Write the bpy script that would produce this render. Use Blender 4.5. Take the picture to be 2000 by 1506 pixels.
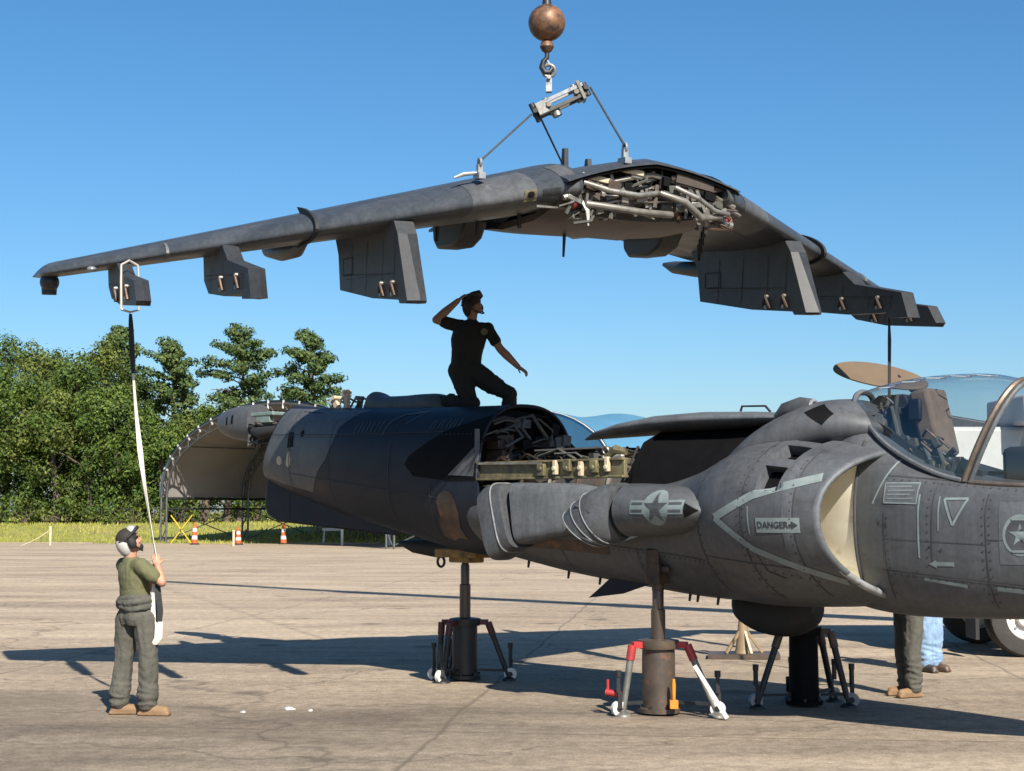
import bpy, bmesh, math, random
import numpy as np
from math import radians, sin, cos, pi, tan
from mathutils import Vector, Matrix, noise as mnoise
from mathutils.bvhtree import BVHTree
from mathutils.geometry import tessellate_polygon

for o in list(bpy.data.objects):
    bpy.data.objects.remove(o)
SC = bpy.context.scene
COL = SC.collection

# ------------------------------------------------------------------ camera
cam_d = bpy.data.cameras.new('camera')
cam = bpy.data.objects.new('camera', cam_d)
COL.objects.link(cam)
cam_d.sensor_width = 36.0
cam_d.lens = 54.0
cam_d.clip_start = 0.1
cam_d.clip_end = 4000.0
cam.location = (0, 0, 1.95)
cam.rotation_euler = (radians(90) + math.atan(247.0/3000.0), 0, 0)
SC.camera = cam
SC.render.resolution_x, SC.render.resolution_y = 1024, 771

# ------------------------------------------------------------------ sky and sun
SUN_EL = radians(40.0)
SUN_AZ = radians(20.5)          # sun stands behind the camera, a little to the right
TO_SUN = Vector((sin(SUN_AZ)*cos(SUN_EL), -cos(SUN_AZ)*cos(SUN_EL), sin(SUN_EL)))
world = bpy.data.worlds.new('World')
SC.world = world
world.use_nodes = True
wn = world.node_tree.nodes; wl = world.node_tree.links
wn.clear()
w_out = wn.new('ShaderNodeOutputWorld'); w_bg = wn.new('ShaderNodeBackground')
sky = wn.new('ShaderNodeTexSky')
sky.sky_type = 'NISHITA'; sky.sun_disc = False
sky.sun_elevation = SUN_EL
sky.sun_rotation = math.atan2(TO_SUN.x, TO_SUN.y)
sky.air_density = 1.0; sky.dust_density = 1.0; sky.ozone_density = 6.0
w_hs = wn.new('ShaderNodeHueSaturation')
w_hs.inputs['Hue'].default_value = 0.494
w_hs.inputs['Saturation'].default_value = 1.18
wl.new(sky.outputs[0], w_hs.inputs['Color'])
wl.new(w_hs.outputs[0], w_bg.inputs['Color'])
w_bg.inputs['Strength'].default_value = 0.070
wl.new(w_bg.outputs[0], w_out.inputs[0])

sun_d = bpy.data.lights.new('sun', 'SUN')
sun_d.energy = 5.0
sun_d.angle = radians(0.53)
sun_d.color = (1.0, 0.93, 0.82)
sun = bpy.data.objects.new('sun', sun_d)
COL.objects.link(sun)
sun.rotation_euler = TO_SUN.to_track_quat('Z', 'Y').to_euler()
sun.location = TO_SUN * 60

SC.view_settings.view_transform = 'Standard'
SC.view_settings.look = 'None'
SC.view_settings.exposure = 1.0
SC.view_settings.gamma = 1.0
SC.view_settings.use_curve_mapping = False
SC.render.engine = 'CYCLES'
SC.cycles.max_bounces = 6
SC.cycles.transparent_max_bounces = 24
SC.cycles.use_denoising = True

# ------------------------------------------------------------------ helpers
def S(c):
    """sRGB 0-255 triple to linear"""
    out = []
    for x in c:
        x /= 255.0
        out.append(x/12.92 if x <= 0.04045 else ((x+0.055)/1.055)**2.4)
    return tuple(out)

MATS = {}
def pmat(name, col, col2=None, scale=3.0, rough=0.6, metal=0.0, bump=0.0, bscale=None, stretch=(1, 1, 1),
         detail=6.0, spots=None, spot_scale=6.0, spot_lo=0.55, spot_hi=0.7, spec=0.5, rough2=None, coat=0.0, streak=None, fine=0.0):
    """procedural surface: two noise-mixed tones, optional stains, fine bump"""
    m = bpy.data.materials.new(name)
    m.use_nodes = True
    n = m.node_tree.nodes; l = m.node_tree.links
    b = n['Principled BSDF']
    TONE = 0.8
    col = tuple(x*TONE for x in col); col2 = tuple(x*TONE for x in col2) if col2 else None; spots = tuple(x*TONE for x in spots) if spots else None
    tc = n.new('ShaderNodeTexCoord'); mp = n.new('ShaderNodeMapping')
    mp.inputs['Scale'].default_value = stretch
    l.new(tc.outputs['Object'], mp.inputs['Vector'])
    nz = n.new('ShaderNodeTexNoise'); nz.inputs['Scale'].default_value = scale
    nz.inputs['Detail'].default_value = detail; nz.inputs['Roughness'].default_value = 0.6
    l.new(mp.outputs[0], nz.inputs['Vector'])
    rp = n.new('ShaderNodeValToRGB')
    rp.color_ramp.elements[0].position = 0.32; rp.color_ramp.elements[1].position = 0.68
    c2 = col2 if col2 else tuple(x*0.72 for x in col)
    rp.color_ramp.elements[0].color = (*c2, 1); rp.color_ramp.elements[1].color = (*col, 1)
    l.new(nz.outputs['Fac'], rp.inputs['Fac'])
    cout = rp.outputs[0]
    if spots:
        n2 = n.new('ShaderNodeTexNoise'); n2.inputs['Scale'].default_value = spot_scale
        n2.inputs['Detail'].default_value = 8.0; n2.inputs['Roughness'].default_value = 0.65
        l.new(mp.outputs[0], n2.inputs['Vector'])
        r2 = n.new('ShaderNodeValToRGB')
        r2.color_ramp.elements[0].position = spot_lo; r2.color_ramp.elements[1].position = spot_hi
        l.new(n2.outputs['Fac'], r2.inputs['Fac'])
        mx = n.new('ShaderNodeMix'); mx.data_type = 'RGBA'
        l.new(r2.outputs[0], mx.inputs['Factor'])
        l.new(cout, mx.inputs['A']); mx.inputs['B'].default_value = (*spots, 1)
        cout = mx.outputs['Result']
    def _mult(cin, vec_scale, sc, lo, hi, amt, dt=5.0):
        mq = n.new('ShaderNodeMapping'); mq.inputs['Scale'].default_value = vec_scale
        l.new(tc.outputs['Object'], mq.inputs['Vector'])
        nq_ = n.new('ShaderNodeTexNoise'); nq_.inputs['Scale'].default_value = sc; nq_.inputs['Detail'].default_value = dt; nq_.inputs['Roughness'].default_value = .7
        l.new(mq.outputs[0], nq_.inputs['Vector'])
        rq_ = n.new('ShaderNodeValToRGB'); rq_.color_ramp.elements[0].position = .36; rq_.color_ramp.elements[1].position = .64
        rq_.color_ramp.elements[0].color = (lo, lo, lo, 1); rq_.color_ramp.elements[1].color = (hi, hi, hi, 1)
        l.new(nq_.outputs['Fac'], rq_.inputs['Fac'])
        mm = n.new('ShaderNodeMix'); mm.data_type = 'RGBA'; mm.blend_type = 'MULTIPLY'; mm.inputs['Factor'].default_value = amt
        l.new(cin, mm.inputs['A']); l.new(rq_.outputs[0], mm.inputs['B']); return mm.outputs['Result']
    if streak: cout = _mult(cout, streak, 4.0, .80, 1.14, .8)
    if fine: cout = _mult(cout, (1, 1, 1), 22.0, 1-fine, 1+fine, 1.0, 8.0)
    l.new(cout, b.inputs['Base Color'])
    b.inputs['Roughness'].default_value = rough
    if rough2 is not None:
        mr = n.new('ShaderNodeMapRange')
        mr.inputs['From Min'].default_value = 0.3; mr.inputs['From Max'].default_value = 0.7
        mr.inputs['To Min'].default_value = rough; mr.inputs['To Max'].default_value = rough2
        l.new(nz.outputs['Fac'], mr.inputs['Value']); l.new(mr.outputs[0], b.inputs['Roughness'])
    b.inputs['Metallic'].default_value = metal
    b.inputs['Specular IOR Level'].default_value = spec
    b.inputs['Coat Weight'].default_value = coat
    if bump:
        n3 = n.new('ShaderNodeTexNoise'); n3.inputs['Scale'].default_value = bscale or scale*6
        n3.inputs['Detail'].default_value = 5.0
        l.new(mp.outputs[0], n3.inputs['Vector'])
        bp = n.new('ShaderNodeBump'); bp.inputs['Strength'].default_value = bump; bp.inputs['Distance'].default_value = 0.02
        l.new(n3.outputs['Fac'], bp.inputs['Height']); l.new(bp.outputs[0], b.inputs['Normal'])
    MATS[name] = m
    return m

def catmull(xs, ys, xq):
    """smooth interpolation of station tables (xs ascending)"""
    xs = np.asarray(xs, float); ys = np.asarray(ys, float); xq = np.asarray(xq, float)
    if ys.ndim == 1: ys = ys[:, None]
    d = np.zeros_like(ys)
    d[1:-1] = (ys[2:]-ys[:-2])/(xs[2:]-xs[:-2])[:, None]
    d[0] = (ys[1]-ys[0])/(xs[1]-xs[0]); d[-1] = (ys[-1]-ys[-2])/(xs[-1]-xs[-2])
    i = np.clip(np.searchsorted(xs, xq)-1, 0, len(xs)-2)
    h = xs[i+1]-xs[i]; t = ((xq-xs[i])/h)[:, None]; h = h[:, None]
    return ((2*t**3-3*t**2+1)*ys[i]+(t**3-2*t**2+t)*h*d[i]+(-2*t**3+3*t**2)*ys[i+1]+(t**3-t**2)*h*d[i+1])

class MB:
    """collects shapes into one mesh"""
    def __init__(self):
        self.v = []; self.f = []; self.m = []; self.cur = 0
    def _add(self, vs, fs):
        k = len(self.v)
        self.v.extend([tuple(p) for p in vs])
        for f in fs:
            self.f.append(tuple(i+k for i in f)); self.m.append(self.cur)
        return k
    def box(self, c, s, R=None, taper=None):
        c = Vector(c); vs = []
        for dz in (-1, 1):
            for dx, dy in ((-1, -1), (1, -1), (1, 1), (-1, 1)):
                t = taper if (taper and dz > 0) else 1.0
                p = Vector((dx*s[0]/2*t, dy*s[1]/2*t, dz*s[2]/2))
                if R is not None: p = R @ p
                vs.append(c+p)
        self._add(vs, [(3, 2, 1, 0), (4, 5, 6, 7), (0, 1, 5, 4), (1, 2, 6, 5), (2, 3, 7, 6), (3, 0, 4, 7)])
        return self
    def beam(self, a, b, w, h=None, upv=(0, 0, 1)):
        a = Vector(a); b = Vector(b); d = b-a; L = d.length
        z = d.normalized(); u = Vector(upv)
        if abs(z.dot(u)) > 0.98: u = Vector((1, 0, 0))
        x = u.cross(z).normalized(); y = z.cross(x)
        R = Matrix((x, y, z)).transposed()
        return self.box((a+b)/2, (w, h or w, L), R)
    def rings(self, rs, close=True, cap=(True, True)):
        n = len(rs[0]); vs = [p for r in rs for p in r]; fs = []
        for i in range(len(rs)-1):
            for j in range(n if close else n-1):
                k = (j+1) % n
                fs.append((i*n+j, i*n+k, (i+1)*n+k, (i+1)*n+j))
        if cap[0]: fs.append(tuple(range(n-1, -1, -1)))
        if cap[1]: fs.append(tuple((len(rs)-1)*n+j for j in range(n)))
        self._add(vs, fs); return self
    def tube(self, pts, r, n=10, cap=True, flat=1.0):
        pts = [Vector(p) for p in pts]
        if not hasattr(r, '__len__'): r = [r]*len(pts)
        rs = []; prev = None
        for i, p in enumerate(pts):
            if i == 0: t = pts[1]-p
            elif i == len(pts)-1: t = p-pts[i-1]
            else: t = (pts[i+1]-p).normalized()+(p-pts[i-1]).normalized()
            t.normalize()
            if prev is None:
                u = Vector((0, 0, 1)) if abs(t.z) < 0.9 else Vector((1, 0, 0))
                x = u.cross(t).normalized()
            else:
                x = (prev-t*prev.dot(t))
                x = x.normalized() if x.length > 1e-6 else Vector((1, 0, 0))
            prev = x; y = t.cross(x)
            rs.append([p+(x*cos(a)+y*sin(a)*flat)*r[i] for a in [2*pi*j/n for j in range(n)]])
        return self.rings(rs, True, (cap, cap))
    def cyl(self, a, b, r, r2=None, n=16):
        return self.tube([a, b], [r, r if r2 is None else r2], n)
    def ell(self, c, r, nu=16, nv=10, R=None):
        c = Vector(c)
        if not hasattr(r, '__len__'): r = (r, r, r)
        rs = []
        for i in range(nv+1):
            th = pi*i/nv - pi/2
            ring = []
            for j in range(nu):
                ph = 2*pi*j/nu
                cc = max(cos(th), 0.02)
                p = Vector((r[0]*cc*cos(ph), r[1]*cc*sin(ph), r[2]*sin(th)))
                if R is not None: p = R @ p
                ring.append(c+p)
            rs.append(ring)
        return self.rings(rs)
    def torus(self, c, R0, r0, axis=(0, 0, 1), n=20, m=8, a0=0.0, a1=2*pi):
        c = Vector(c); z = Vector(axis).normalized()
        u = Vector((0, 0, 1)) if abs(z.z) < 0.9 else Vector((1, 0, 0))
        x = u.cross(z).normalized(); y = z.cross(x)
        full = abs(a1-a0-2*pi) < 1e-6
        k = n if full else n+1
        rs = []
        for i in range(k):
            a = a0+(a1-a0)*i/n
            d = x*cos(a)+y*sin(a)
            rs.append([c+d*(R0+r0*cos(b))+z*r0*sin(b) for b in [2*pi*j/m for j in range(m)]])
        if full: rs.append(rs[0])
        return self.rings(rs, True, (not full, not full))
    def prism(self, poly, o, U, V, N, t):
        """polygon (u,v) swept along +-N*t/2"""
        o = Vector(o); U = Vector(U); V = Vector(V); N = Vector(N)
        n = len(poly)
        vs = [o+U*p[0]+V*p[1]-N*t/2 for p in poly]+[o+U*p[0]+V*p[1]+N*t/2 for p in poly]
        fs = [tuple(range(n-1, -1, -1)), tuple(range(n, 2*n))]
        for j in range(n):
            k = (j+1) % n
            fs.append((j, k, n+k, n+j))
        self._add(vs, fs); return self
    def build(self, name, mat, parent=None, smooth=True, bevel=0.0, angle=38, fix=True):
        me = bpy.data.meshes.new(name)
        me.from_pydata(self.v, [], self.f)
        mats = mat if isinstance(mat, (list, tuple)) else [mat]
        for m in mats: me.materials.append(m)
        if len(mats) > 1: me.polygons.foreach_set('material_index', self.m)
        if fix:
            bm = bmesh.new(); bm.from_mesh(me)
            bmesh.ops.recalc_face_normals(bm, faces=bm.faces)
            bm.to_mesh(me); bm.free()
        if smooth:
            me.polygons.foreach_set('use_smooth', [True]*len(me.polygons))
            me.set_sharp_from_angle(angle=radians(angle))
        me.update()
        o = bpy.data.objects.new(name, me)
        COL.objects.link(o)
        if parent is not None: o.parent = parent
        if bevel:
            b = o.modifiers.new('bevel', 'BEVEL'); b.width = bevel; b.segments = 2; b.limit_method = 'ANGLE'
        return o

def tag(o, label, cat, group=None):
    o['label'] = label; o['category'] = cat
    if group: o['group'] = group
    return o
def thing(name, label, cat, loc=(0, 0, 0), rz=0.0, group=None):
    o = bpy.data.objects.new(name, None)
    COL.objects.link(o); o.location = loc; o.rotation_euler = (0, 0, rz); o.empty_display_size = 0.2
    return tag(o, label, cat, group)
def struct(o, kind='structure'):
    o['kind'] = kind; return o

def copy_tree(o, parent=None):
    c = o.copy(); COL.objects.link(c); c.parent = parent
    for ch in list(o.children): copy_tree(ch, c)
    return c

def superell(w, zb, zt, n, N=64, x=0.0, yc=0.0, a0=0.0):
    zc = (zb+zt)/2; h = (zt-zb)/2; out = []
    for j in range(N):
        a = 2*pi*j/N+a0
        c, s = cos(a), sin(a)
        out.append(Vector((x, yc+w*math.copysign(abs(c)**(2.0/n), c), zc+h*math.copysign(abs(s)**(2.0/n), s))))
    return out

def egg(w, zb, zt, zc, n, N=64, x=0.0, low=0.0):
    """section whose widest level zc sits off the middle"""
    out = []
    for j in range(N):
        a = 2*pi*j/N; c, s = cos(a), sin(a)
        h = (zt-zc) if s > 0 else (zc-zb)
        nn = n if s > 0 else max(2.0, n-.35+low)
        out.append(Vector((x, w*math.copysign(abs(c)**(2.0/nn), c), zc+h*math.copysign(abs(s)**(2.0/nn), s))))
    return out
def egg_rings(st, step=0.1, N=96, low=0.0):
    st = sorted(st); xs = [a[0] for a in st]
    q = np.linspace(xs[0], xs[-1], max(2, int((xs[-1]-xs[0])/step)+1))
    pr = catmull(xs, [a[1:] for a in st], q)
    return [egg(*p_, N, x, low) for x, p_ in zip(q, pr)], q

def loft_rings(st, step=0.12, N=64):
    """st: (s, w, zb, zt, n) ascending in s"""
    st = sorted(st)
    xs = [a[0] for a in st]
    q = np.linspace(xs[0], xs[-1], max(2, int((xs[-1]-xs[0])/step)+1))
    pr = catmull(xs, [a[1:] for a in st], q)
    return [superell(p[0], p[1], p[2], p[3], N, x) for x, p in zip(q, pr)], q

def decal(name, loops, o, U, V, D, bvh, mat, parent, off=0.004, maxlen=0.06):
    """flat print laid on a surface: loops of (u,v), each its own patch, dropped along D onto the mesh"""
    o = Vector(o); U = Vector(U); V = Vector(V); D = Vector(D)
    bm = bmesh.new()
    for lp in loops:
        if isinstance(lp, tuple) and lp[0] == 'tri':
            vs = [bm.verts.new((p[0], p[1], 0)) for p in lp[1]]
            for t in lp[2]:
                try: bm.faces.new([vs[i] for i in t])
                except ValueError: pass
        else:
            vs = [bm.verts.new((p[0], p[1], 0)) for p in lp]
            for t in tessellate_polygon([[Vector((p[0], p[1], 0)) for p in lp]]):
                try: bm.faces.new([vs[i] for i in t])
                except ValueError: pass
    for _ in range(5):
        es = [e for e in bm.edges if e.calc_length() > maxlen]
        if not es: break
        bmesh.ops.subdivide_edges(bm, edges=es, cuts=1)
        bmesh.ops.triangulate(bm, faces=bm.faces)
    for v in bm.verts:
        st = o+U*v.co.x+V*v.co.y-D*3.0
        h = bvh.ray_cast(st, D)
        if h[0] is None:
            h = bvh.find_nearest(o+U*v.co.x+V*v.co.y)
        nn = h[1] if h[1].dot(D) < 0 else -h[1]
        v.co = h[0]+nn*off
    me = bpy.data.meshes.new(name); bm.normal_update(); bm.to_mesh(me); bm.free()
    me.materials.append(mat)
    me.polygons.foreach_set('use_smooth', [True]*len(me.polygons))
    ob = bpy.data.objects.new(name, me); COL.objects.link(ob); ob.parent = parent
    return ob

def bvh_of(*objs):
    vs = []; fs = []
    for o in objs:
        k = len(vs)
        vs += [v.co.copy() for v in o.data.vertices]
        fs += [tuple(i+k for i in p.vertices) for p in o.data.polygons]
    return BVHTree.FromPolygons(vs, fs)

def text_patch(s, size, u, v, bold=False):
    cu = bpy.data.curves.new('txt', 'FONT'); cu.body = s; cu.size = size; cu.resolution_u = 3
    cu.align_x = 'CENTER'; cu.align_y = 'CENTER'
    if bold: cu.offset = size*0.025
    ob = bpy.data.objects.new('txt', cu); COL.objects.link(ob)
    dg = bpy.context.evaluated_depsgraph_get()
    me = bpy.data.meshes.new_from_object(ob.evaluated_get(dg))
    pts = [(p.co.x+u, p.co.y+v) for p in me.vertices]; fs = [tuple(p.vertices) for p in me.polygons]
    bpy.data.objects.remove(ob); bpy.data.curves.remove(cu); bpy.data.meshes.remove(me)
    return ('tri', pts, fs)
def text_loops(patch, flip=False):
    return ('tri', [(-p[0] if flip else p[0], p[1]) for p in patch[1]], patch[2])

def star_loop(u, v, r, k=0.382, rot=pi/2):
    return [(u+(r if i % 2 == 0 else r*k)*cos(rot+pi*i/5), v+(r if i % 2 == 0 else r*k)*sin(rot+pi*i/5)) for i in range(10)]
def circle_loop(u, v, r, n=28, ry=None):
    return [(u+r*cos(2*pi*i/n), v+(ry or r)*sin(2*pi*i/n)) for i in range(n)]
def rect(u0, v0, u1, v1):
    return [(u0, v0), (u1, v0), (u1, v1), (u0, v1)]
def band(pts, w):
    """open polyline of constant width, one quad per piece"""
    out = []
    for a, b in zip(pts[:-1], pts[1:]):
        a = Vector(a).to_2d() if len(a) == 2 else Vector(a); b = Vector(b)
        d = (b-a).normalized(); nrm = Vector((-d.y, d.x))*w/2
        out.append([tuple(a-nrm), tuple(b-nrm), tuple(b+nrm), tuple(a+nrm)])
    return out
# ------------------------------------------------------------------ ground materials
def mat_tarmac():
    m = bpy.data.materials.new('tarmac_concrete'); m.use_nodes = True
    n = m.node_tree.nodes; l = m.node_tree.links; b = n['Principled BSDF']
    tc = n.new('ShaderNodeTexCoord')
    def noise(sc, det=6, stretch=(1, 1, 1), rough=0.6, off=0.0):
        mp = n.new('ShaderNodeMapping'); mp.inputs['Scale'].default_value = stretch
        mp.inputs['Location'].default_value = (off, off*0.7, 0)
        l.new(tc.outputs['Object'], mp.inputs['Vector'])
        z = n.new('ShaderNodeTexNoise'); z.inputs['Scale'].default_value = sc
        z.inputs['Detail'].default_value = det; z.inputs['Roughness'].default_value = rough
        l.new(mp.outputs[0], z.inputs['Vector']); return z.outputs['Fac']
    def ramp(f, a, b_, ca, cb):
        r = n.new('ShaderNodeValToRGB'); r.color_ramp.elements[0].position = a; r.color_ramp.elements[1].position = b_
        r.color_ramp.elements[0].color = (*ca, 1); r.color_ramp.elements[1].color = (*cb, 1)
        l.new(f, r.inputs['Fac']); return r.outputs[0]
    def mix(fac, A, B, mode='MIX'):
        x = n.new('ShaderNodeMix'); x.data_type = 'RGBA'; x.blend_type = mode
        if isinstance(fac, float): x.inputs['Factor'].default_value = fac
        else: l.new(fac, x.inputs['Factor'])
        for k, q in (('A', A), ('B', B)):
            if isinstance(q, tuple): x.inputs[k].default_value = (*q, 1)
            else: l.new(q, x.inputs[k])
        return x.outputs['Result']
    # older dark slab near the viewer, paler concrete beyond: one irregular joint runs between them
    sx = n.new('ShaderNodeSeparateXYZ'); l.new(tc.outputs['Object'], sx.inputs[0])
    def math_(op, a_, b_):
        x = n.new('ShaderNodeMath'); x.operation = op
        for k, q in ((0, a_), (1, b_)):
            if isinstance(q, (int, float)): x.inputs[k].default_value = q
            else: l.new(q, x.inputs[k])
        return x.outputs[0]
    wob = noise(0.5, 7, (0.5, 1, 1), 0.65, 21.0)
    yy = math_('ADD', math_('ADD', sx.outputs['Y'], math_('MULTIPLY', wob, 7.0)), math_('MULTIPLY', sx.outputs['X'], 0.10))
    far_ = n.new('ShaderNodeMapRange'); far_.inputs['From Min'].default_value = 17.2; far_.inputs['From Max'].default_value = 25.0
    l.new(yy, far_.inputs['Value'])
    near_c = ramp(noise(0.9, 8, (0.6, 1.3, 1), 0.68), 0.34, 0.66, (0.105, 0.085, 0.065), (0.185, 0.150, 0.113))
    far_c = ramp(noise(0.28, 8, (0.5, 1.7, 1), 0.65, 5.0), 0.36, 0.64, (0.25, 0.198, 0.144), (0.40, 0.322, 0.235))
    base = mix(far_.outputs[0], near_c, far_c)
    # broad worn bands, dark tyre and fuel stains, pale dust
    base = mix(ramp(noise(0.13, 7, (0.30, 1.5, 1), 0.6, 9.0), 0.50, 0.66, (0, 0, 0), (.7, .7, .7)), base, (0.40, 0.325, 0.24))
    base = mix(ramp(noise(0.75, 9, (0.35, 1.6, 1), 0.7, 31.0), 0.54, 0.72, (0, 0, 0), (0.6, 0.6, 0.6)), base, (0.115, 0.092, 0.07))
    base = mix(ramp(noise(0.16, 7, (0.22, 1.4, 1), 0.62, 57.0), 0.55, 0.70, (0, 0, 0), (0.5, 0.5, 0.5)), base, (0.165, 0.13, 0.098))
    # aggregate grain
    g = noise(38.0, 4, (1, 1, 1), 0.7, 3.0)
    base = mix(0.8, base, ramp(g, 0.34, 0.66, (0.62, 0.62, 0.62), (1.28, 1.28, 1.28)), 'MULTIPLY')
    g2 = noise(7.0, 6, (1, 1, 1), 0.75, 13.0)
    base = mix(0.85, base, ramp(g2, 0.36, 0.64, (0.68, 0.67, 0.66), (1.22, 1.22, 1.22)), 'MULTIPLY')
    # hairline cracks
    mp = n.new('ShaderNodeMapping'); mp.inputs['Scale'].default_value = (0.16, 0.24, 1)
    dn = n.new('ShaderNodeTexNoise'); dn.inputs['Scale'].default_value = 1.3; dn.inputs['Detail'].default_value = 6
    l.new(tc.outputs['Object'], dn.inputs['Vector'])
    ad = n.new('ShaderNodeVectorMath'); ad.operation = 'MULTIPLY_ADD'
    l.new(dn.outputs['Color'], ad.inputs[0]); ad.inputs[1].default_value = (1.6, 1.6, 0); l.new(tc.outputs['Object'], ad.inputs[2])
    l.new(ad.outputs[0], mp.inputs['Vector'])
    vo = n.new('ShaderNodeTexVoronoi'); vo.feature = 'DISTANCE_TO_EDGE'; vo.inputs['Scale'].default_value = 1.0
    l.new(mp.outputs[0], vo.inputs['Vector'])
    crack = ramp(vo.outputs['Distance'], 0.0015, 0.006, (0.6, 0.6, 0.6), (0, 0, 0))
    base = mix(crack, base, (0.07, 0.056, 0.044))
    # slab joints, sealed dark, about every 7.5 m, slightly wandering
    for ax_, per, ph in (('Y', 7.6, 1.3), ('X', 6.1, 2.2)):
        ww = noise(0.6, 4, (1, 1, 1), .5, 77.0)
        t = math_('ADD', sx.outputs[ax_], math_('MULTIPLY', ww, .25))
        rot_ = math_('ADD', t, math_('MULTIPLY', sx.outputs['X' if ax_ == 'Y' else 'Y'], .12 if ax_ == 'Y' else -.12))
        fr__ = math_('PINGPONG', math_('ADD', rot_, ph), per/2)
        jm = ramp(math_('DIVIDE', fr__, per/2), .003, .010, (.55, .55, .55), (0, 0, 0))
        base = mix(jm, base, (0.075, 0.06, 0.048))
    # small oil drips
    vo2 = n.new('ShaderNodeTexVoronoi'); vo2.inputs['Scale'].default_value = .55; l.new(tc.outputs['Object'], vo2.inputs['Vector'])
    base = mix(ramp(vo2.outputs['Distance'], .05, .16, (.7, .7, .7), (0, 0, 0)), base, (0.085, 0.068, 0.052))
    l.new(base, b.inputs['Base Color'])
    b.inputs['Roughness'].default_value = 0.9
    b.inputs['Specular IOR Level'].default_value = 0.25
    bp = n.new('ShaderNodeBump'); bp.inputs['Strength'].default_value = 0.35; bp.inputs['Distance'].default_value = 0.012
    l.new(g, bp.inputs['Height']); l.new(bp.outputs[0], b.inputs['Normal'])
    return m

M_TAR = mat_tarmac()
M_LAND = pmat('field_soil_grass', (0.30, 0.28, 0.06), (0.18, 0.19, 0.04), 0.35, 0.95, bump=0.3, spots=(0.27, 0.21, 0.10), spot_scale=0.12)
M_BLADE = pmat('grass_blades', (0.34, 0.33, 0.06), (0.20, 0.22, 0.04), 0.25, 0.9, spots=(0.34, 0.26, 0.10), spot_scale=0.3)

# ------------------------------------------------------------------ ground
def gz(y):
    """the field rises about a metre in a low bank beyond the apron"""
    t = np.clip((np.asarray(y, float)-96.5)/17.0, 0, 1); return 1.05*t*t*(3-2*t)-0.05
mb = MB(); gy = [-300, 90]+list(np.linspace(96, 114, 19))+[140, 200, 400, 1000, 3500]
mb._add([(x_, y_, float(gz(y_))) for y_ in gy for x_ in (-2500, 2500)], [(2*i, 2*i+1, 2*i+3, 2*i+2) for i in range(len(gy)-1)])
struct(mb.build('ground', M_LAND, smooth=False, fix=False))
random.seed(5)
mb = MB()
far = []
xs = np.linspace(-260, 260, 261)
for x in xs:
    far.append((x, 95.5+1.3*mnoise.noise((x*0.06, 3.1, 0))+0.5*mnoise.noise((x*0.4, 1.7, 0)), 0.0))
vs = [(x, -120, 0.0) for x in xs]+far
k = len(xs)
mb._add(vs, [(i, i+1, k+i+1, k+i) for i in range(k-1)])
struct(mb.build('tarmac_apron', M_TAR, smooth=False, fix=False))
# broken kerb lip of pale concrete along the grass
mb = MB()
for i in range(0, k-1, 3):
    a = far[i]; b = far[min(i+3, k-1)]
    if random.random() < 0.8:
        mb.beam((a[0], a[1]+0.25, 0.02), (b[0]-0.15, b[1]+0.25, 0.02), 0.4, 0.09)
struct(mb.build('kerb_strip', pmat('pale_kerb', (0.36, 0.30, 0.23), None, 2.0, 0.9), smooth=False))

# standing grass: uncountable, one object
rng = np.random.default_rng(11)
def blades(name, N, x0, x1, y0, y1, hmin, hmax, wid, mat, z0=-0.05):
    d = rng.random(N)**1.6
    y = y0+(y1-y0)*d; x = x0+(x1-x0)*rng.random(N)
    x = x*(y/ y0)
    h = hmin+(hmax-hmin)*rng.random(N); w = wid*(0.5+rng.random(N))*(y/y0)
    a = rng.random(N)*np.pi; lean = (rng.random((N, 2))-0.5)*0.5*h[:, None]
    V = np.zeros((N, 3, 3))
    z0 = gz(y)
    V[:, 0] = np.stack([x-np.cos(a)*w, y-np.sin(a)*w, z0], 1)
    V[:, 1] = np.stack([x+np.cos(a)*w, y+np.sin(a)*w, z0], 1)
    V[:, 2] = np.stack([x+lean[:, 0], y+lean[:, 1], z0+h], 1)
    me = bpy.data.meshes.new(name)
    me.vertices.add(N*3); me.vertices.foreach_set('co', V.ravel())
    me.loops.add(N*3); me.loops.foreach_set('vertex_index', np.arange(N*3, dtype=np.int32))
    me.polygons.add(N); me.polygons.foreach_set('loop_start', np.arange(0, N*3, 3, dtype=np.int32))
    me.materials.append(mat); me.update(calc_edges=True)
    o = bpy.data.objects.new(name, me); COL.objects.link(o); return o
g = blades('field_grass', 60000, -45, 45, 96.5, 190, 0.08, 0.26, 0.05, M_BLADE)
g['label'] = 'sunlit yellow green grass growing beyond the apron edge'; g['category'] = 'grass'; struct(g, 'stuff')

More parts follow.
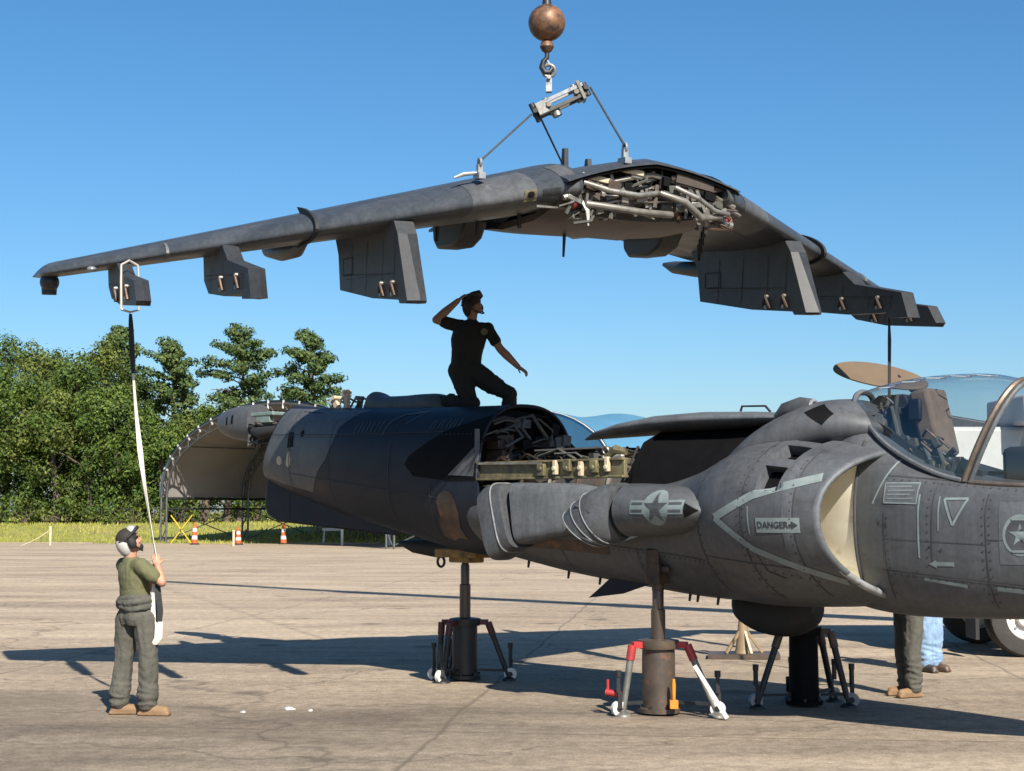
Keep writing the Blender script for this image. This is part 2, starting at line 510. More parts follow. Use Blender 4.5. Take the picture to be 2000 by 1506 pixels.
# ------------------------------------------------------------------ trees
def leaf_mat(name, c1, c2, c3):
    m = bpy.data.materials.new(name); m.use_nodes = True
    n = m.node_tree.nodes; l = m.node_tree.links; b = n['Principled BSDF']
    ge = n.new('ShaderNodeNewGeometry'); rp = n.new('ShaderNodeValToRGB')
    rp.color_ramp.elements[0].color = (*c1, 1); rp.color_ramp.elements[1].color = (*c3, 1)
    e = rp.color_ramp.elements.new(0.5); e.color = (*c2, 1)
    tc = n.new('ShaderNodeTexCoord'); nz = n.new('ShaderNodeTexNoise'); nz.inputs['Scale'].default_value = 0.35
    nz.inputs['Detail'].default_value = 3
    l.new(tc.outputs['Object'], nz.inputs['Vector'])
    mr = n.new('ShaderNodeMath'); mr.operation = 'MULTIPLY_ADD'
    l.new(ge.outputs['Random Per Island'], mr.inputs[0]); mr.inputs[1].default_value = 0.55
    ms = n.new('ShaderNodeMath'); ms.operation = 'SUBTRACT'; l.new(nz.outputs['Fac'], ms.inputs[0]); ms.inputs[1].default_value = 0.27
    l.new(ms.outputs[0], mr.inputs[2]); l.new(mr.outputs[0], rp.inputs['Fac'])
    l.new(rp.outputs[0], b.inputs['Base Color']); b.inputs['Roughness'].default_value = 0.65
    b.inputs['Specular IOR Level'].default_value = 0.25
    tr = n.new('ShaderNodeBsdfTranslucent'); l.new(rp.outputs[0], tr.inputs['Color'])
    mx = n.new('ShaderNodeMixShader'); mx.inputs[0].default_value = 0.14
    l.new(b.outputs[0], mx.inputs[1]); l.new(tr.outputs[0], mx.inputs[2])
    l.new(mx.outputs[0], n['Material Output'].inputs['Surface'])
    return m
M_LEAF = leaf_mat('broad_leaves', (0.014, 0.032, 0.008), (0.054, 0.094, 0.016), (0.150, 0.190, 0.028))
M_LEAF2 = leaf_mat('olive_leaves', (0.017, 0.032, 0.009), (0.070, 0.100, 0.019), (0.185, 0.195, 0.036))
M_PINE = leaf_mat('pine_needles', (0.016, 0.038, 0.013), (0.055, 0.092, 0.026), (0.14, 0.17, 0.045))
M_BARK = pmat('grey_brown_bark', (0.17, 0.13, 0.10), (0.08, 0.062, 0.05), 3.0, 0.95, bump=0.6, stretch=(3, 3, 0.5))

def leaf_cloud(name, clumps, mat, parent, size, per, flat=1.0):
    """many leaf sprays spread through the volume of the clumps"""
    C = np.array([c[:3] for c in clumps]); R = np.array([c[3] for c in clumps])
    idx = np.repeat(np.arange(len(C)), np.maximum(12, (per*R**2)).astype(int))
    N = len(idx)
    d = rng.normal(size=(N, 3)); d /= np.linalg.norm(d, axis=1)[:, None]
    r = R[idx]*(rng.random(N)**0.33)
    r *= 0.8+0.4*rng.random(N)
    P = C[idx]+d*r[:, None]*np.array([1, 1, flat])
    nrm = d*1.1+rng.normal(size=(N, 3))*0.5+np.array([0, 0, 0.30]); nrm /= np.linalg.norm(nrm, axis=1)[:, None]
    t = np.cross(nrm, rng.normal(size=(N, 3))); t /= np.linalg.norm(t, axis=1)[:, None]
    b = np.cross(nrm, t)
    s = size*(0.55+0.9*rng.random(N))[:, None]
    V = np.stack([P-t*s, P-b*s*0.45, P+t*s, P+b*s*0.45], 1)
    me = bpy.data.meshes.new(name)
    me.vertices.add(N*4); me.vertices.foreach_set('co', V.ravel())
    me.loops.add(N*4); me.loops.foreach_set('vertex_index', np.arange(N*4, dtype=np.int32))
    me.polygons.add(N); me.polygons.foreach_set('loop_start', np.arange(0, N*4, 4, dtype=np.int32))
    me.materials.append(mat); me.update(calc_edges=True)
    o = bpy.data.objects.new(name, me); COL.objects.link(o); o.parent = parent
    return o

def make_tree(px, ptop, Y, half, kind, label, group=None, pbase=None):
    """px, ptop: where the crown's top stands in the view; half: crown half width in metres"""
    X = (px-1000)/3000.0*Y
    H = (1000-ptop)/3000.0*Y+1.95-float(gz(Y))
    rd = random.Random(int(px*7+ptop))
    root = thing('pine_tree' if kind == 'pine' else ('shrub' if kind == 'shrub' else 'broadleaf_tree'), label,
                 'shrub' if kind == 'shrub' else 'tree', (X, Y, float(gz(Y))), 0, group)
    mb = MB(); clumps = []
    if kind == 'pine':
        bend = rd.uniform(-0.5, 0.5)
        tr = [(bend*sin(3*i/8), 0.2*sin(i), H*0.96*i/8) for i in range(9)]
        mb.tube(tr, [0.30*(1-0.85*i/8)+0.03 for i in range(9)], 8)
        nb = 36
        for i in range(nb):
            f = 0.42+0.56*(i/(nb-1)); z = H*f
            prof = half*(0.35+0.65*sin(min(1, (1-f)/0.5)*pi*0.62))*rd.uniform(0.55, 1.08)
            if i > nb-5: prof *= 0.45
            a = i*2.4+rd.uniform(-0.5, 0.5)
            p0 = Vector((bend*sin(3*f), 0, z-0.3)); p1 = Vector((cos(a)*prof, sin(a)*prof, z+0.25+rd.uniform(-0.3, 0.5)))
            mb.tube([p0, p0.lerp(p1, 0.5)+Vector((0, 0, 0.15)), p1], [0.07, 0.05, 0.025], 5)
            for q in (1.0, 0.68, 0.4):
                if rd.random() < 0.86:
                    c = p0.lerp(p1, q)
                    clumps.append((c.x+rd.uniform(-.25, .25), c.y, c.z+0.2, rd.uniform(0.50, 0.90)*(0.68+0.22*half/2)))
        mb.build('trunk', M_BARK, root)
        leaf_cloud('crown', clumps, M_PINE, root, 0.17, 210, 0.6)
    elif kind == 'shrub':
        for i in range(4):
            a = i*1.6
            mb.tube([(0, 0, 0), (cos(a)*half*0.3, sin(a)*half*0.3, H*0.5)], [0.05, 0.02], 5)
        for i in range(26):
            a = rd.uniform(0, 2*pi); r = half*rd.random()**0.6
            zz = H*(0.15+0.75*rd.random()*(1-0.5*(r/half)**2))
            clumps.append((r*cos(a), r*sin(a)*0.7, zz, rd.uniform(0.5, 0.95)*max(0.6, H/5)))
        mb.build('stem', M_BARK, root)
        leaf_cloud('crown', clumps, M_LEAF2 if rd.random() < 0.5 else M_LEAF, root, 0.14, 90)
    else:
        tr = [(0.25*sin(i), 0.2*cos(i*1.3), H*0.75*i/6) for i in range(7)]
        mb.tube(tr, [0.34*(1-0.8*i/6)+0.03 for i in range(7)], 8)
        for i in range(46):
            f = rd.random()**0.75; z = H*(0.10+0.86*f)
            prof = half*(0.55+0.45*sin(pi*min(1.0, (1-f)*1.15+0.08)))*(1.0 if f < 0.75 else (1-f)*3.2+0.2)
            a = rd.uniform(0, 2*pi); rr = prof*(rd.random()**0.45)
            p = Vector((cos(a)*rr, sin(a)*rr, z))
            if i % 3 == 0:
                q = Vector((0, 0, z*0.75)); mb.tube([q, q.lerp(p, 0.6)+Vector((0, 0, 0.3)), p], [0.10, 0.06, 0.03], 5)
            clumps.append((p.x, p.y, p.z, rd.uniform(0.55, 1.45)*(0.62+half*0.11)))
        mb.build('trunk', M_BARK, root)
        leaf_cloud('crown', clumps, M_LEAF if rd.random() < 0.6 else M_LEAF2, root, 0.145, 185)
    return root

WOOD = 'trees of the dense wood left of the pole'
WL = 'tree crowded into the dense green wood at the left edge'
for px, pt, Y, hf in [(-150, 668, 134, 5.0), (-75, 640, 130, 5.0), (10, 652, 128, 4.2), (72, 662, 126, 4.0), (112, 688, 133, 3.2),
                      (150, 702, 122, 3.6), (205, 668, 130, 3.6), (262, 720, 132, 3.0), (-20, 735, 119, 4.0),
                      (48, 742, 120, 3.8), (108, 775, 119, 3.6), (172, 768, 119, 3.8), (232, 765, 120, 3.6), (285, 805, 121, 3.2)]:
    make_tree(px, pt, Y, hf, 'broad', WL, WOOD)
make_tree(226, 645, 138, 3.6, 'pine', 'pine rising above the wood just left of the white strap')
make_tree(333, 674, 128, 2.9, 'pine', 'slim pine with bare lower trunk right of the white strap')
make_tree(466, 648, 132, 3.7, 'pine', 'tallest open-branched pine between the slim pine and the cone-shaped one')
make_tree(602, 654, 130, 3.3, 'pine', 'cone-shaped pine standing closest to the jet tail')
for px, pt, Y, hf in [(350, 818, 124, 3.2), (398, 800, 128, 3.2), (442, 806, 131, 3.0), (500, 850, 136, 3.4), (560, 860, 138, 3.4), (630, 880, 140, 3.6), (318, 842, 118, 2.6)]:
    make_tree(px, pt, Y, hf, 'broad', 'lower tree showing between the wood and the blue shelter', 'lower trees behind the shelter')
for px in range(-160, 330, 42):
    make_tree(px, 945+((px*13) % 37), 116+((px*7) % 5), 2.6, 'shrub', 'bush at the foot of the dense wood at the left', 'bushes along the foot of the wood')
for px in range(335, 760, 45):
    make_tree(px, 975+((px*11) % 23), 150+((px*7) % 9), 3.2, 'shrub', 'bush in the low hedge seen beneath the shelter roof', 'hedge bushes beyond the shelter')
# far wood on the right, low on the horizon behind the shelters
cl = []
rd = random.Random(3)
for i in range(420):
    x = rd.uniform(-20, 190); cl.append((x, 300+rd.uniform(-8, 8), rd.uniform(0.5, 7.5), rd.uniform(1.2, 2.2)))
tl = leaf_cloud('far_treeline', cl, M_LEAF, None, 0.6, 9)
tl['label'] = 'low far-off wood on the horizon behind the shelters'; tl['category'] = 'wood'; struct(tl, 'stuff')

# ------------------------------------------------------------------ fabric shelters
def fabric(name, c, tl_=0.25):
    m = pmat(name, c, tuple(x*0.86 for x in c), 0.6, 0.75, bump=0.12, bscale=2.0)
    n = m.node_tree.nodes; l = m.node_tree.links
    tr = n.new('ShaderNodeBsdfTranslucent'); tr.inputs['Color'].default_value = (*c, 1)
    mx = n.new('ShaderNodeMixShader'); mx.inputs[0].default_value = tl_
    l.new(n['Principled BSDF'].outputs[0], mx.inputs[1]); l.new(tr.outputs[0], mx.inputs[2])
    l.new(mx.outputs[0], n['Material Output'].inputs['Surface']); return m
M_BLUEF = fabric('blue_roof_fabric', (0.075, 0.225, 0.36), 0.05)
M_GREYF = fabric('grey_lining_fabric', (0.27, 0.25, 0.235), 0.1)
M_GALV = pmat('galvanised_tube', (0.15, 0.155, 0.16), None, 6, 0.5, 0.6)
M_DARKSTEEL = pmat('dark_steel', (0.035, 0.037, 0.04), (0.02, 0.02, 0.022), 5, 0.5, 0.3)
M_WHITE = pmat('white_paint', (0.74, 0.73, 0.70), (0.60, 0.58, 0.55), 4, 0.5)
M_ORANGE = pmat('orange_plastic', (0.62, 0.13, 0.03), (0.45, 0.09, 0.02), 5, 0.6)
M_YELLOW = pmat('yellow_paint', (0.62, 0.47, 0.03), (0.48, 0.34, 0.02), 5, 0.55)

def shelter(label, base, ax, w, he, hh, n_bay, bay, group, tube=0.075, truss=None):
    truss = truss or M_GALV
    ang = math.atan2(ax[1], ax[0])
    root = thing('fabric_shelter', label, 'shelter', (base[0], base[1], 0), ang, group)
    NP = 22
    def prof(t, dr=0.0):
        a = pi*t
        y = (w-dr)*cos(a)*(0.90+0.10*abs(cos(a))); z = he+(hh-he-dr)*(abs(sin(a))**0.88)
        return y, z
    for b in range(n_bay):                      # each fabric bay sags between its arches
        for nm, mt, dr in (('roof_cover', M_BLUEF, 0.0), ('roof_lining', M_GREYF, 0.09)):
            mb = MB(); rs = []
            for k in range(7):
                f = k/6.0; sag = 0.34*sin(pi*f)
                ring = []
                for j in range(NP+1):
                    y, z = prof(j/NP, dr+sag)
                    ring.append((b*bay+f*(bay-0.05), y, z))
                rs.append(ring)
            mb.rings(rs, False, (False, False))
            mb.build(nm, mt, root)
    for b in range(n_bay+1):
        mb = MB()
        for dr in (0.22, 0.85):
            mb.tube([(b*bay, *prof(j/NP, dr)) for j in range(NP+1)], tube, 6)
        for j in range(NP):
            mb.tube([(b*bay, *prof(j/NP, 0.22)), (b*bay, *prof((j+0.5)/NP, 0.85)), (b*bay, *prof((j+1)/NP, 0.22))], tube*0.55, 5)
        mb.build('truss_arch', truss, root)
        for sgn in (-1, 1):
            mb = MB()
            for dr in (0.22, 0.85):
                yy = prof(0, dr)[0]*sgn
                mb.tube([(b*bay, yy, 0), (b*bay, yy, he)], tube*0.9, 6)
            for q in range(3):
                mb.tube([(b*bay, prof(0, .22)[0]*sgn, he*q/3), (b*bay, prof(0, .85)[0]*sgn, he*(q+1)/3)], tube*0.5, 5)
            mb.build('post', M_GALV, root)
    for sgn in (-1, 1):
        mb = MB()
        y = prof(0, 0.5)[0]*sgn
        mb.tube([(0, y, he-0.1), (n_bay*bay, y, he-0.1)], tube*1.3, 6)
        mb.tube([(0, y, he-0.75), (n_bay*bay, y, he-0.75)], tube*0.9, 6)
        mb.build('eave_rail', M_DARKSTEEL, root)
        for b in range(n_bay):
            mb = MB()
            mb.tube([(b*bay, y, 0.1), ((b+1)*bay, y, he-0.7)], tube*0.5, 5)
            mb.tube([((b+1)*bay, y, 0.1), (b*bay, y, he-0.7)], tube*0.5, 5)
            mb.build('brace', M_GALV, root)
    for t in (0.2, 0.35, 0.5, 0.65, 0.8):
        mb = MB(); y, z = prof(t, 0.6)
        mb.tube([(0, y, z), (n_bay*bay, y, z)], tube*0.6, 5)
        mb.build('purlin', M_GALV, root)
    if truss is not M_GALV:                     # this one is closed by a fabric gable edged with white cord
        mb = MB(); g_ = [prof(j/NP, .03) for j in range(NP+1)]
        mb.prism(g_, (-.08, 0, 0), (0, 1, 0), (0, 0, 1), (1, 0, 0), .04); mb.build('gable_wall', M_BLUEF, root)
        mb = MB(); mb.tube([(-.1, y_, z_) for y_, z_ in g_], .035, 5); mb.build('gable_cord', M_WHITE, root)
    # lacing straps along the open end
    for j in (range(2, NP-1) if truss is M_GALV else []):
        mb = MB(); y, z = prof(j/NP, 0.02); y2, z2 = prof(j/NP, 0.5)
        mb.beam((-0.03, y, z), (-0.03, y2, z2), 0.03, 0.12)
        mb.build('lacing_strap', M_WHITE, root, smooth=False)
    return root
al = radians(45)
shelter('blue fabric aircraft shelter with open arched end behind the jet tail', (-14.2, 89.4), (sin(al), cos(al)), 11.5, 2.9, 8.45, 4, 6.2, 'fabric shelters')
shelter('blue shelter roof showing above the open engine bay', (1.3, 97.5), (0.834, 0.551), 9.0, 3.2, 8.39, 5, 6.2, 'fabric shelters', truss=pmat('blue_sleeved_truss', (0.06, 0.16, 0.26), None, 3, .7))

# ------------------------------------------------------------------ barriers along the apron edge
def delineator(px, Y, h, label):
    root = thing('traffic_delineator', label, 'traffic post', ((px-1000)/3000*Y, Y, 0), 0.2, 'orange and white posts along the apron edge')
    mb = MB(); mb.tube([(0, 0, 0), (0, 0, 0.07), (0, 0, 0.09)], [0.30, 0.28, 0.16], 8); mb.build('base', M_DARKSTEEL, root)
    z = 0.09; n = 5
    for i in range(n):
        mb = MB(); z2 = 0.09+(h-0.09)*(i+1)/n
        mb.tube([(0, 0, z), (0, 0, z2)], [0.20-0.02*i, 0.19-0.02*i], 10)
        mb.build('band', M_ORANGE if i % 2 == 0 else M_WHITE, root); z = z2
    mb = MB(); mb.torus((0, 0, h+0.05), 0.06, 0.02, (0, 1, 0), 12, 6); mb.build('grip_ring', M_ORANGE, root)
delineator(383, 92.5, 1.22, 'orange and white post beside the yellow crossed bars')
delineator(468, 92.0, 0.98, 'orange and white post next to the short cream stake')
delineator(556, 93.5, 1.15, 'orange and white post below the jet ventral fin')
M_CREAM = pmat('cream_wood', (0.62, 0.52, 0.36), None, 5, 0.7)
def stake(px, Y, h, m, label, w=0.13):
    root = thing('marker_stake', label, 'stake', ((px-1000)/3000*Y, Y, 0), 0.1, 'stakes along the apron edge')
    mb = MB(); mb.box((0, 0, h/2), (w, w, h)); mb.build('post', m, root, bevel=0.01)
    mb = MB(); mb.box((0, 0, h+0.03), (w*1.3, w*1.3, 0.05), taper=0.6); mb.build('cap', m, root)
stake(103, 90.0, 1.05, M_CREAM, 'pale stake in the open left of the standing man')
stake(459, 88.5, 0.85, M_CREAM, 'short cream stake beside an orange and white post')
stake(670, 90.0, 0.98, M_WHITE, 'white stake under the jet rear fuselage')
stake(762, 90.5, 0.9, M_WHITE, 'white stake just left of the black belly pod')
root = thing('crossed_barrier', 'pair of yellow bars crossed beneath the shelter edge', 'barrier', ((361-1000)/3000*97, 96.4, 0))
for sgn in (-1, 1):
    mb = MB(); mb.beam((-0.65*sgn, 0.08*sgn, 0.0), (0.65*sgn, 0.08*sgn, 1.75), 0.11, 0.06); mb.build('bar', M_YELLOW, root)
mb = MB(); mb.cyl((0, -0.15, 0.87), (0, 0.15, 0.87), 0.04); mb.build('pivot_bolt', M_DARKSTEEL, root)
# rope from the stake down to a peg
mb = MB(); P0 = Vector(((104-1000)/3000*90, 90, 0.95)); P1 = Vector(((45-1000)/3000*88, 88, 0.02))
mb.tube([P0.lerp(P1, t)-Vector((0, 0, 0.25*sin(pi*t)*0.4)) for t in np.linspace(0, 1, 8)], 0.025, 6)
tag(mb.build('guy_rope', M_CREAM), 'pale rope sloping from the left stake to the ground', 'rope')
# sawhorse and cart in the shelter's shade
root = thing('sawhorse', 'white folding sawhorse between the two white stakes', 'sawhorse', ((650-1000)/3000*96, 96.3, 0), 0.2)
mb = MB(); mb.box((0, 0, 0.86), (1.3, 0.05, 0.16)); mb.build('board', M_WHITE, root)
for sx in (-1, 1):
    for sy in (-1, 1):
        mb = MB(); mb.beam((sx*0.5, 0, 0.85), (sx*0.58, sy*0.32, 0.0), 0.06); mb.build('leg', M_WHITE, root)
# ------------------------------------------------------------------ jet fuselage on jacks
GREY = (0.085, 0.091, 0.099)
M_FUS = pmat('grey_airframe_paint', GREY, (0.068, 0.073, 0.080), 1.7, 0.42, bump=0.03, bscale=30, spots=(0.054, 0.057, 0.062),
             spot_scale=4.5, spot_lo=0.54, spot_hi=0.70, stretch=(0.6, 1, 1.6), rough2=0.6, spec=.45, streak=(3.0, 3.0, .35), fine=.10)
M_FUSD = pmat('shadowed_blue_grey_paint', (0.009, 0.014, 0.027), (0.006, 0.009, 0.017), 2.0, 0.48, bump=0.03, bscale=30, spots=(0.010, 0.011, 0.013),
              spot_scale=5.0, spot_lo=0.54, spot_hi=0.72, stretch=(0.6, 1, 1.6), rough2=0.62, spec=.3, streak=(3.0, 3.0, .35), fine=.16)  # darkened to carry the wing's shadow on the rear fuselage
M_FUSL = pmat('light_grey_paint', (0.118, 0.128, 0.140), (0.085, 0.093, 0.103), 2.5, 0.55, spots=(0.085, 0.088, 0.095), spot_scale=7, streak=(3.0, 3.0, .35), fine=.16, spec=.4)
M_NOZ = pmat('nozzle_grey', (0.085, 0.092, 0.100), (0.055, 0.059, 0.064), 4, 0.5, 0.1, streak=(3.0, 3.0, .35), fine=.16, spots=(0.075, 0.055, 0.043), spot_scale=5, spot_lo=.6, spot_hi=.8)
M_HOT = pmat('heat_stained_metal', (0.12, 0.08, 0.06), (0.04, 0.032, 0.028), 4, 0.5, 0.5, spots=(0.20, 0.10, 0.05), spot_scale=6)
M_LIP = pmat('worn_lip_metal', (0.42, 0.44, 0.45), (0.24, 0.25, 0.26), 9, 0.42, 0.4, spots=(0.10, 0.105, 0.11), spot_scale=16)
M_DUCT = pmat('cream_duct_paint', (0.95, 0.90, 0.76), (0.80, 0.74, 0.60), 2.6, 0.45, spots=(0.34, 0.29, 0.22), spot_scale=5, spot_lo=0.58, spot_hi=0.8, stretch=(0.5, 1, 1))
M_BLACK = pmat('black_and_bay_shade', (0.005, 0.005, 0.006), (0.003, 0.003, 0.0035), 6, 0.7, spec=.12)  # black marks and parts; also shade put into the colour of bays
M_PALE = pmat('pale_teal_marking', (0.225, 0.27, 0.27), (0.15, 0.185, 0.185), 7, 0.6, spots=(0.17, 0.19, 0.20), spot_scale=18, spot_lo=0.55, spot_hi=0.75)
M_INK = pmat('dark_marking', (0.03, 0.033, 0.037), (0.045, 0.048, 0.052), 9, 0.6)
M_LINE = pmat('panel_seam', (0.028, 0.03, 0.033), (0.05, 0.053, 0.057), 5, 0.8)
M_PRIMER = pmat('yellow_green_primer', (0.20, 0.18, 0.085), (0.09, 0.08, 0.045), 7, 0.55, spots=(0.09, 0.07, 0.045), spot_scale=9, spot_lo=0.5, spot_hi=0.62)
M_ALU = pmat('dirty_aluminium', (0.40, 0.39, 0.36), (0.20, 0.19, 0.17), 8, 0.42, 0.65, spots=(0.10, 0.075, 0.05), spot_scale=10)
M_ENG = pmat('engine_metal', (0.30, 0.26, 0.23), (0.16, 0.13, 0.11), 5, 0.4, 0.6, spots=(0.10, 0.12, 0.16), spot_scale=4)
M_RUBBER = pmat('black_rubber', (0.018, 0.018, 0.019), None, 8, 0.75)
M_CABLE = pmat('cable_sleeve', (0.045, 0.05, 0.045), (0.09, 0.085, 0.07), 12, 0.6)
M_GREENISH = pmat('pale_green_box', (0.22, 0.30, 0.27), (0.13, 0.18, 0.16), 8, 0.5)
M_BRONZE = pmat('bronze_frame', (0.24, 0.19, 0.15), (0.13, 0.105, 0.085), 12, 0.4, 0.5)
M_TANSEAT = pmat('brown_seat_pad', (0.17, 0.12, 0.085), (0.11, 0.08, 0.058), 8, 0.85)

FUS = thing('jet_fuselage', 'grey military jet fuselage without wing or fin, propped on three jacks', 'aircraft',
            (-0.549, 18.117, 0), radians(-45))
N_ = 96
# rear fuselage ------------------------------------------------------
rr, rq = loft_rings([(1.02, .78, 1.45, 3.16, 2.5), (0.3, .75, 1.47, 3.18, 2.5), (-.65, .67, 1.64, 3.21, 2.4), (-1.6, .57, 1.82, 3.25, 2.4),
                     (-2.6, .43, 2.04, 3.30, 2.4), (-3.2, .34, 2.24, 3.34, 2.4), (-3.6, .28, 2.40, 3.36, 2.4)], 0.1, N_)
for r_ in rr:
    if r_[0].x < -2.6:
        t_ = (-2.6-r_[0].x)/1.0
        for p_ in r_: p_.x += (p_.z-2.75)*.62*t_
mb = MB(); mb.rings(rr, True, (False, False))
ins = [[Vector((p.x, p.y*0.965, 2.3+(p.z-2.3)*0.965)) for p in r] for r in rr]
mb.rings(ins, True, (False, False))
n = N_
for ring_i in (0, len(rr)-1):                       # skin thickness at both cut ends
    a = ring_i*n; b = (len(rr)+ring_i)*n
    mb.f += [(a+j, a+(j+1) % n, b+(j+1) % n, b+j) for j in range(n)]; mb.m += [0]*n
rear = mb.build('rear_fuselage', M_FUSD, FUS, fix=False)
# near-black skin carries the wing shadow; grey tail end is its sunlit part
# tail bulkhead, wire looms and tail cone
mb = MB(); mb.prism([(p.y, p.z) for p in superell(.26, 2.46, 3.30, 2.4, 32)], (-3.12, 0, 0), (0, 1, 0), (0, 0, 1), (1, 0, 0), 0.03)
mb.build('tail_bulkhead', M_BLACK, FUS)
rg = random.Random(4)
for i in range(14):
    mb = MB(); y0, z0 = rg.uniform(-.2, .15), rg.uniform(2.95, 3.3)
    mb.tube([(-3.2, y0, z0), (-3.5, y0+.04, z0-.05), (-3.8, y0+rg.uniform(-.12, .05), z0+rg.uniform(-.14, .1)), (-4.05, y0+rg.uniform(-.1, .1), z0+rg.uniform(-.2, .06)), (-4.2, y0*0.5, 3.15+rg.uniform(-.1, .1))],
            rg.uniform(.012, .026), 6)
    mb.build('wire_loom', [M_CABLE, M_RUBBER, M_ALU][i % 3], FUS)
mb = MB(); mb.box((-3.72, -.12, 3.26), (.5, .28, .05)); mb.box((-3.70, -.22, 3.20), (.3, .06, .12)); mb.box((-3.7, .0, 3.02), (1.0, .10, .10)); mb.build('tail_bracket', M_GREENISH, FUS, bevel=.01)
mb = MB(); mb.tube([(-3.4, -.20, 3.04), (-3.7, -.24, 3.0), (-3.95, -.2, 3.04)], [.06, .09, .06], 10); mb.build('actuator', M_RUBBER, FUS)
tr, tq = loft_rings([(-5.08, .03, 3.17, 3.27, 2), (-4.98, .10, 3.06, 3.34, 2), (-4.7, .17, 2.97, 3.40, 2.2), (-4.4, .20, 2.93, 3.42, 2.3), (-4.12, .21, 2.93, 3.42, 2.4)], 0.06, 40)
mb = MB(); mb.rings(tr); tcone = mb.build('tail_cone', M_FUS, FUS)
b_tc = bvh_of(tcone)
decal('tail_cone_vent', [rect(-4.52, 3.16, -4.47, 3.28), rect(-4.66, 3.15, -4.62, 3.26)], (0, 0, 0), (1, 0, 0), (0, 0, 1), (0, 1, 0), b_tc, M_BLACK, FUS)
# ventral fin
mb = MB(); mb.prism([(-3.86, 2.44), (-3.92, 2.02), (-3.84, 1.90), (-3.62, 1.82), (-1.2, 1.66), (-.9, 1.75), (-1.6, 1.95), (-2.6, 2.2)], (0, 0, 0), (1, 0, 0), (0, 0, 1), (0, 1, 0), 0.10)
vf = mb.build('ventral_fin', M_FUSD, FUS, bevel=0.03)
b_vf = bvh_of(vf)
decal('fin_seam', band([(-3.35, 2.3), (-3.35, 1.84)], .012), (0, 0, 0), (1, 0, 0), (0, 0, 1), (0, 1, 0), b_vf, M_LINE, FUS)
# dorsal scoop and the stump of the removed fin
dr, dq = loft_rings([(-2.05, .10, 3.15, 3.32, 2.5), (-1.9, .17, 3.15, 3.48, 2.6), (-1.7, .19, 3.15, 3.42, 2.8), (-1.3, .20, 3.12, 3.40, 2.8), (-.85, .20, 3.12, 3.40, 2.8), (-.62, .17, 3.1, 3.37, 2.6), (-.48, .10, 3.08, 3.22, 2.4)], 0.06, 40)
mb = MB(); mb.rings([[Vector((p.x, p.y+.22, p.z)) for p in r] for r in dr]); mb.build('dorsal_scoop', M_FUS, FUS)
for i, (sx, y, z, h) in enumerate([(-2.5, .05, 3.3, .16), (-2.38, .12, 3.3, .2), (-2.25, .02, 3.3, .24), (-2.15, .15, 3.3, .14), (-2.62, .1, 3.31, .1)]):
    mb = MB(); mb.box((sx, y, z+h/2-.04), (.07, .05, h+.04), Matrix.Rotation(.3*(i-2), 3, 'Y')); mb.cyl((sx, y-.06, z+h*.8), (sx, y+.06, z+h*.8), .028)
    mb.build('fin_mount_lug', M_CREAM if i % 2 == 0 else M_ALU, FUS)
for i in range(5):
    mb = MB(); x0 = -2.65+i*.12
    mb.tube([(x0, .1, 3.28), (x0+.1, .06+.02*i, 3.42), (x0+.25, .1, 3.36)], .015, 6); mb.build('hydraulic_line', M_ALU if i % 2 else M_CABLE, FUS)
# engine and centre body -----------------------------------------------
nst = [(5.86, 1.21, 1.14, 2.53, 1.90, 2.25), (5.5, 1.27, 1.09, 2.61, 1.92, 2.2), (5.0, 1.29, 1.06, 2.68, 1.95, 2.15), (4.6, 1.25, 1.05, 2.66, 1.96, 2.15), (4.35, 1.16, 1.06, 2.56, 1.97, 2.25), (4.1, 1.02, 1.08, 2.44, 1.98, 2.4), (3.9, .94, 1.09, 2.36, 1.98, 2.6), (3.6, .88, 1.11, 2.28, 1.98, 2.8),
       (3.0, .82, 1.17, 2.24, 1.99, 2.8), (2.0, .77, 1.28, 2.24, 2.0, 2.8), (1.0, .76, 1.44, 2.28, 2.05, 2.6), (.6, .72, 1.5, 2.3, 2.1, 2.5)]
nr, nq = egg_rings(nst, 0.07, N_)
def lip_s(y): return 5.64+.25*(1-min(1, abs(y)/1.22)**2)      # the lip sweeps back towards its outer edge
for i, s_ in enumerate(nq):
    if s_ > 4.9:
        t_ = ((s_-4.9)/(5.86-4.9))**1.5
        for p_ in nr[i]: p_.x += t_*(lip_s(p_.y)-5.86)
mb = MB(); mb.rings(nr, True, (True, False))
# cut the suction relief doors as real pockets
def cut(mbq, rings, q, s0, s1, j0, j1, depth):
    i0 = int(np.argmin(abs(q-s0))); i1 = int(np.argmin(abs(q-s1)))
    kill = set()
    n = len(rings[0])
    for i in range(i0, i1):
        for j in range(j0, j1):
            kill.add((i*n+j, i*n+(j+1) % n, (i+1)*n+(j+1) % n, (i+1)*n+j))
    keep = [(f, m) for f, m in zip(mbq.f, mbq.m) if f not in kill]
    mbq.f = [a for a, _ in keep]; mbq.m = [b for _, b in keep]
    inner = []
    for i in range(i0, i1+1):
        for j in range(j0, j1+1):
            p = rings[i][j]; c = Vector((p.x, 0, 1.86)); inner.append(p+(c-p).normalized()*depth)
    k = len(mbq.v); mbq.v += [tuple(p) for p in inner]; W = j1-j0+1
    I = lambda i, j: k+(i-i0)*W+(j-j0)
    O_ = lambda i, j: i*n+j
    for i in range(i0, i1):
        mbq.f += [(O_(i, j0), O_(i+1, j0), I(i+1, j0), I(i, j0)), (O_(i, j1), I(i, j1), I(i+1, j1), O_(i+1, j1))]; mbq.m += [1, 1]
        for j in range(j0, j1):
            mbq.f.append((I(i, j), I(i+1, j), I(i+1, j+1), I(i, j+1))); mbq.m.append(2)
    for j in range(j0, j1):
        mbq.f += [(O_(i0, j), I(i0, j), I(i0, j+1), O_(i0, j+1)), (O_(i1, j), O_(i1, j+1), I(i1, j+1), I(i1, j))]; mbq.m += [1, 1]
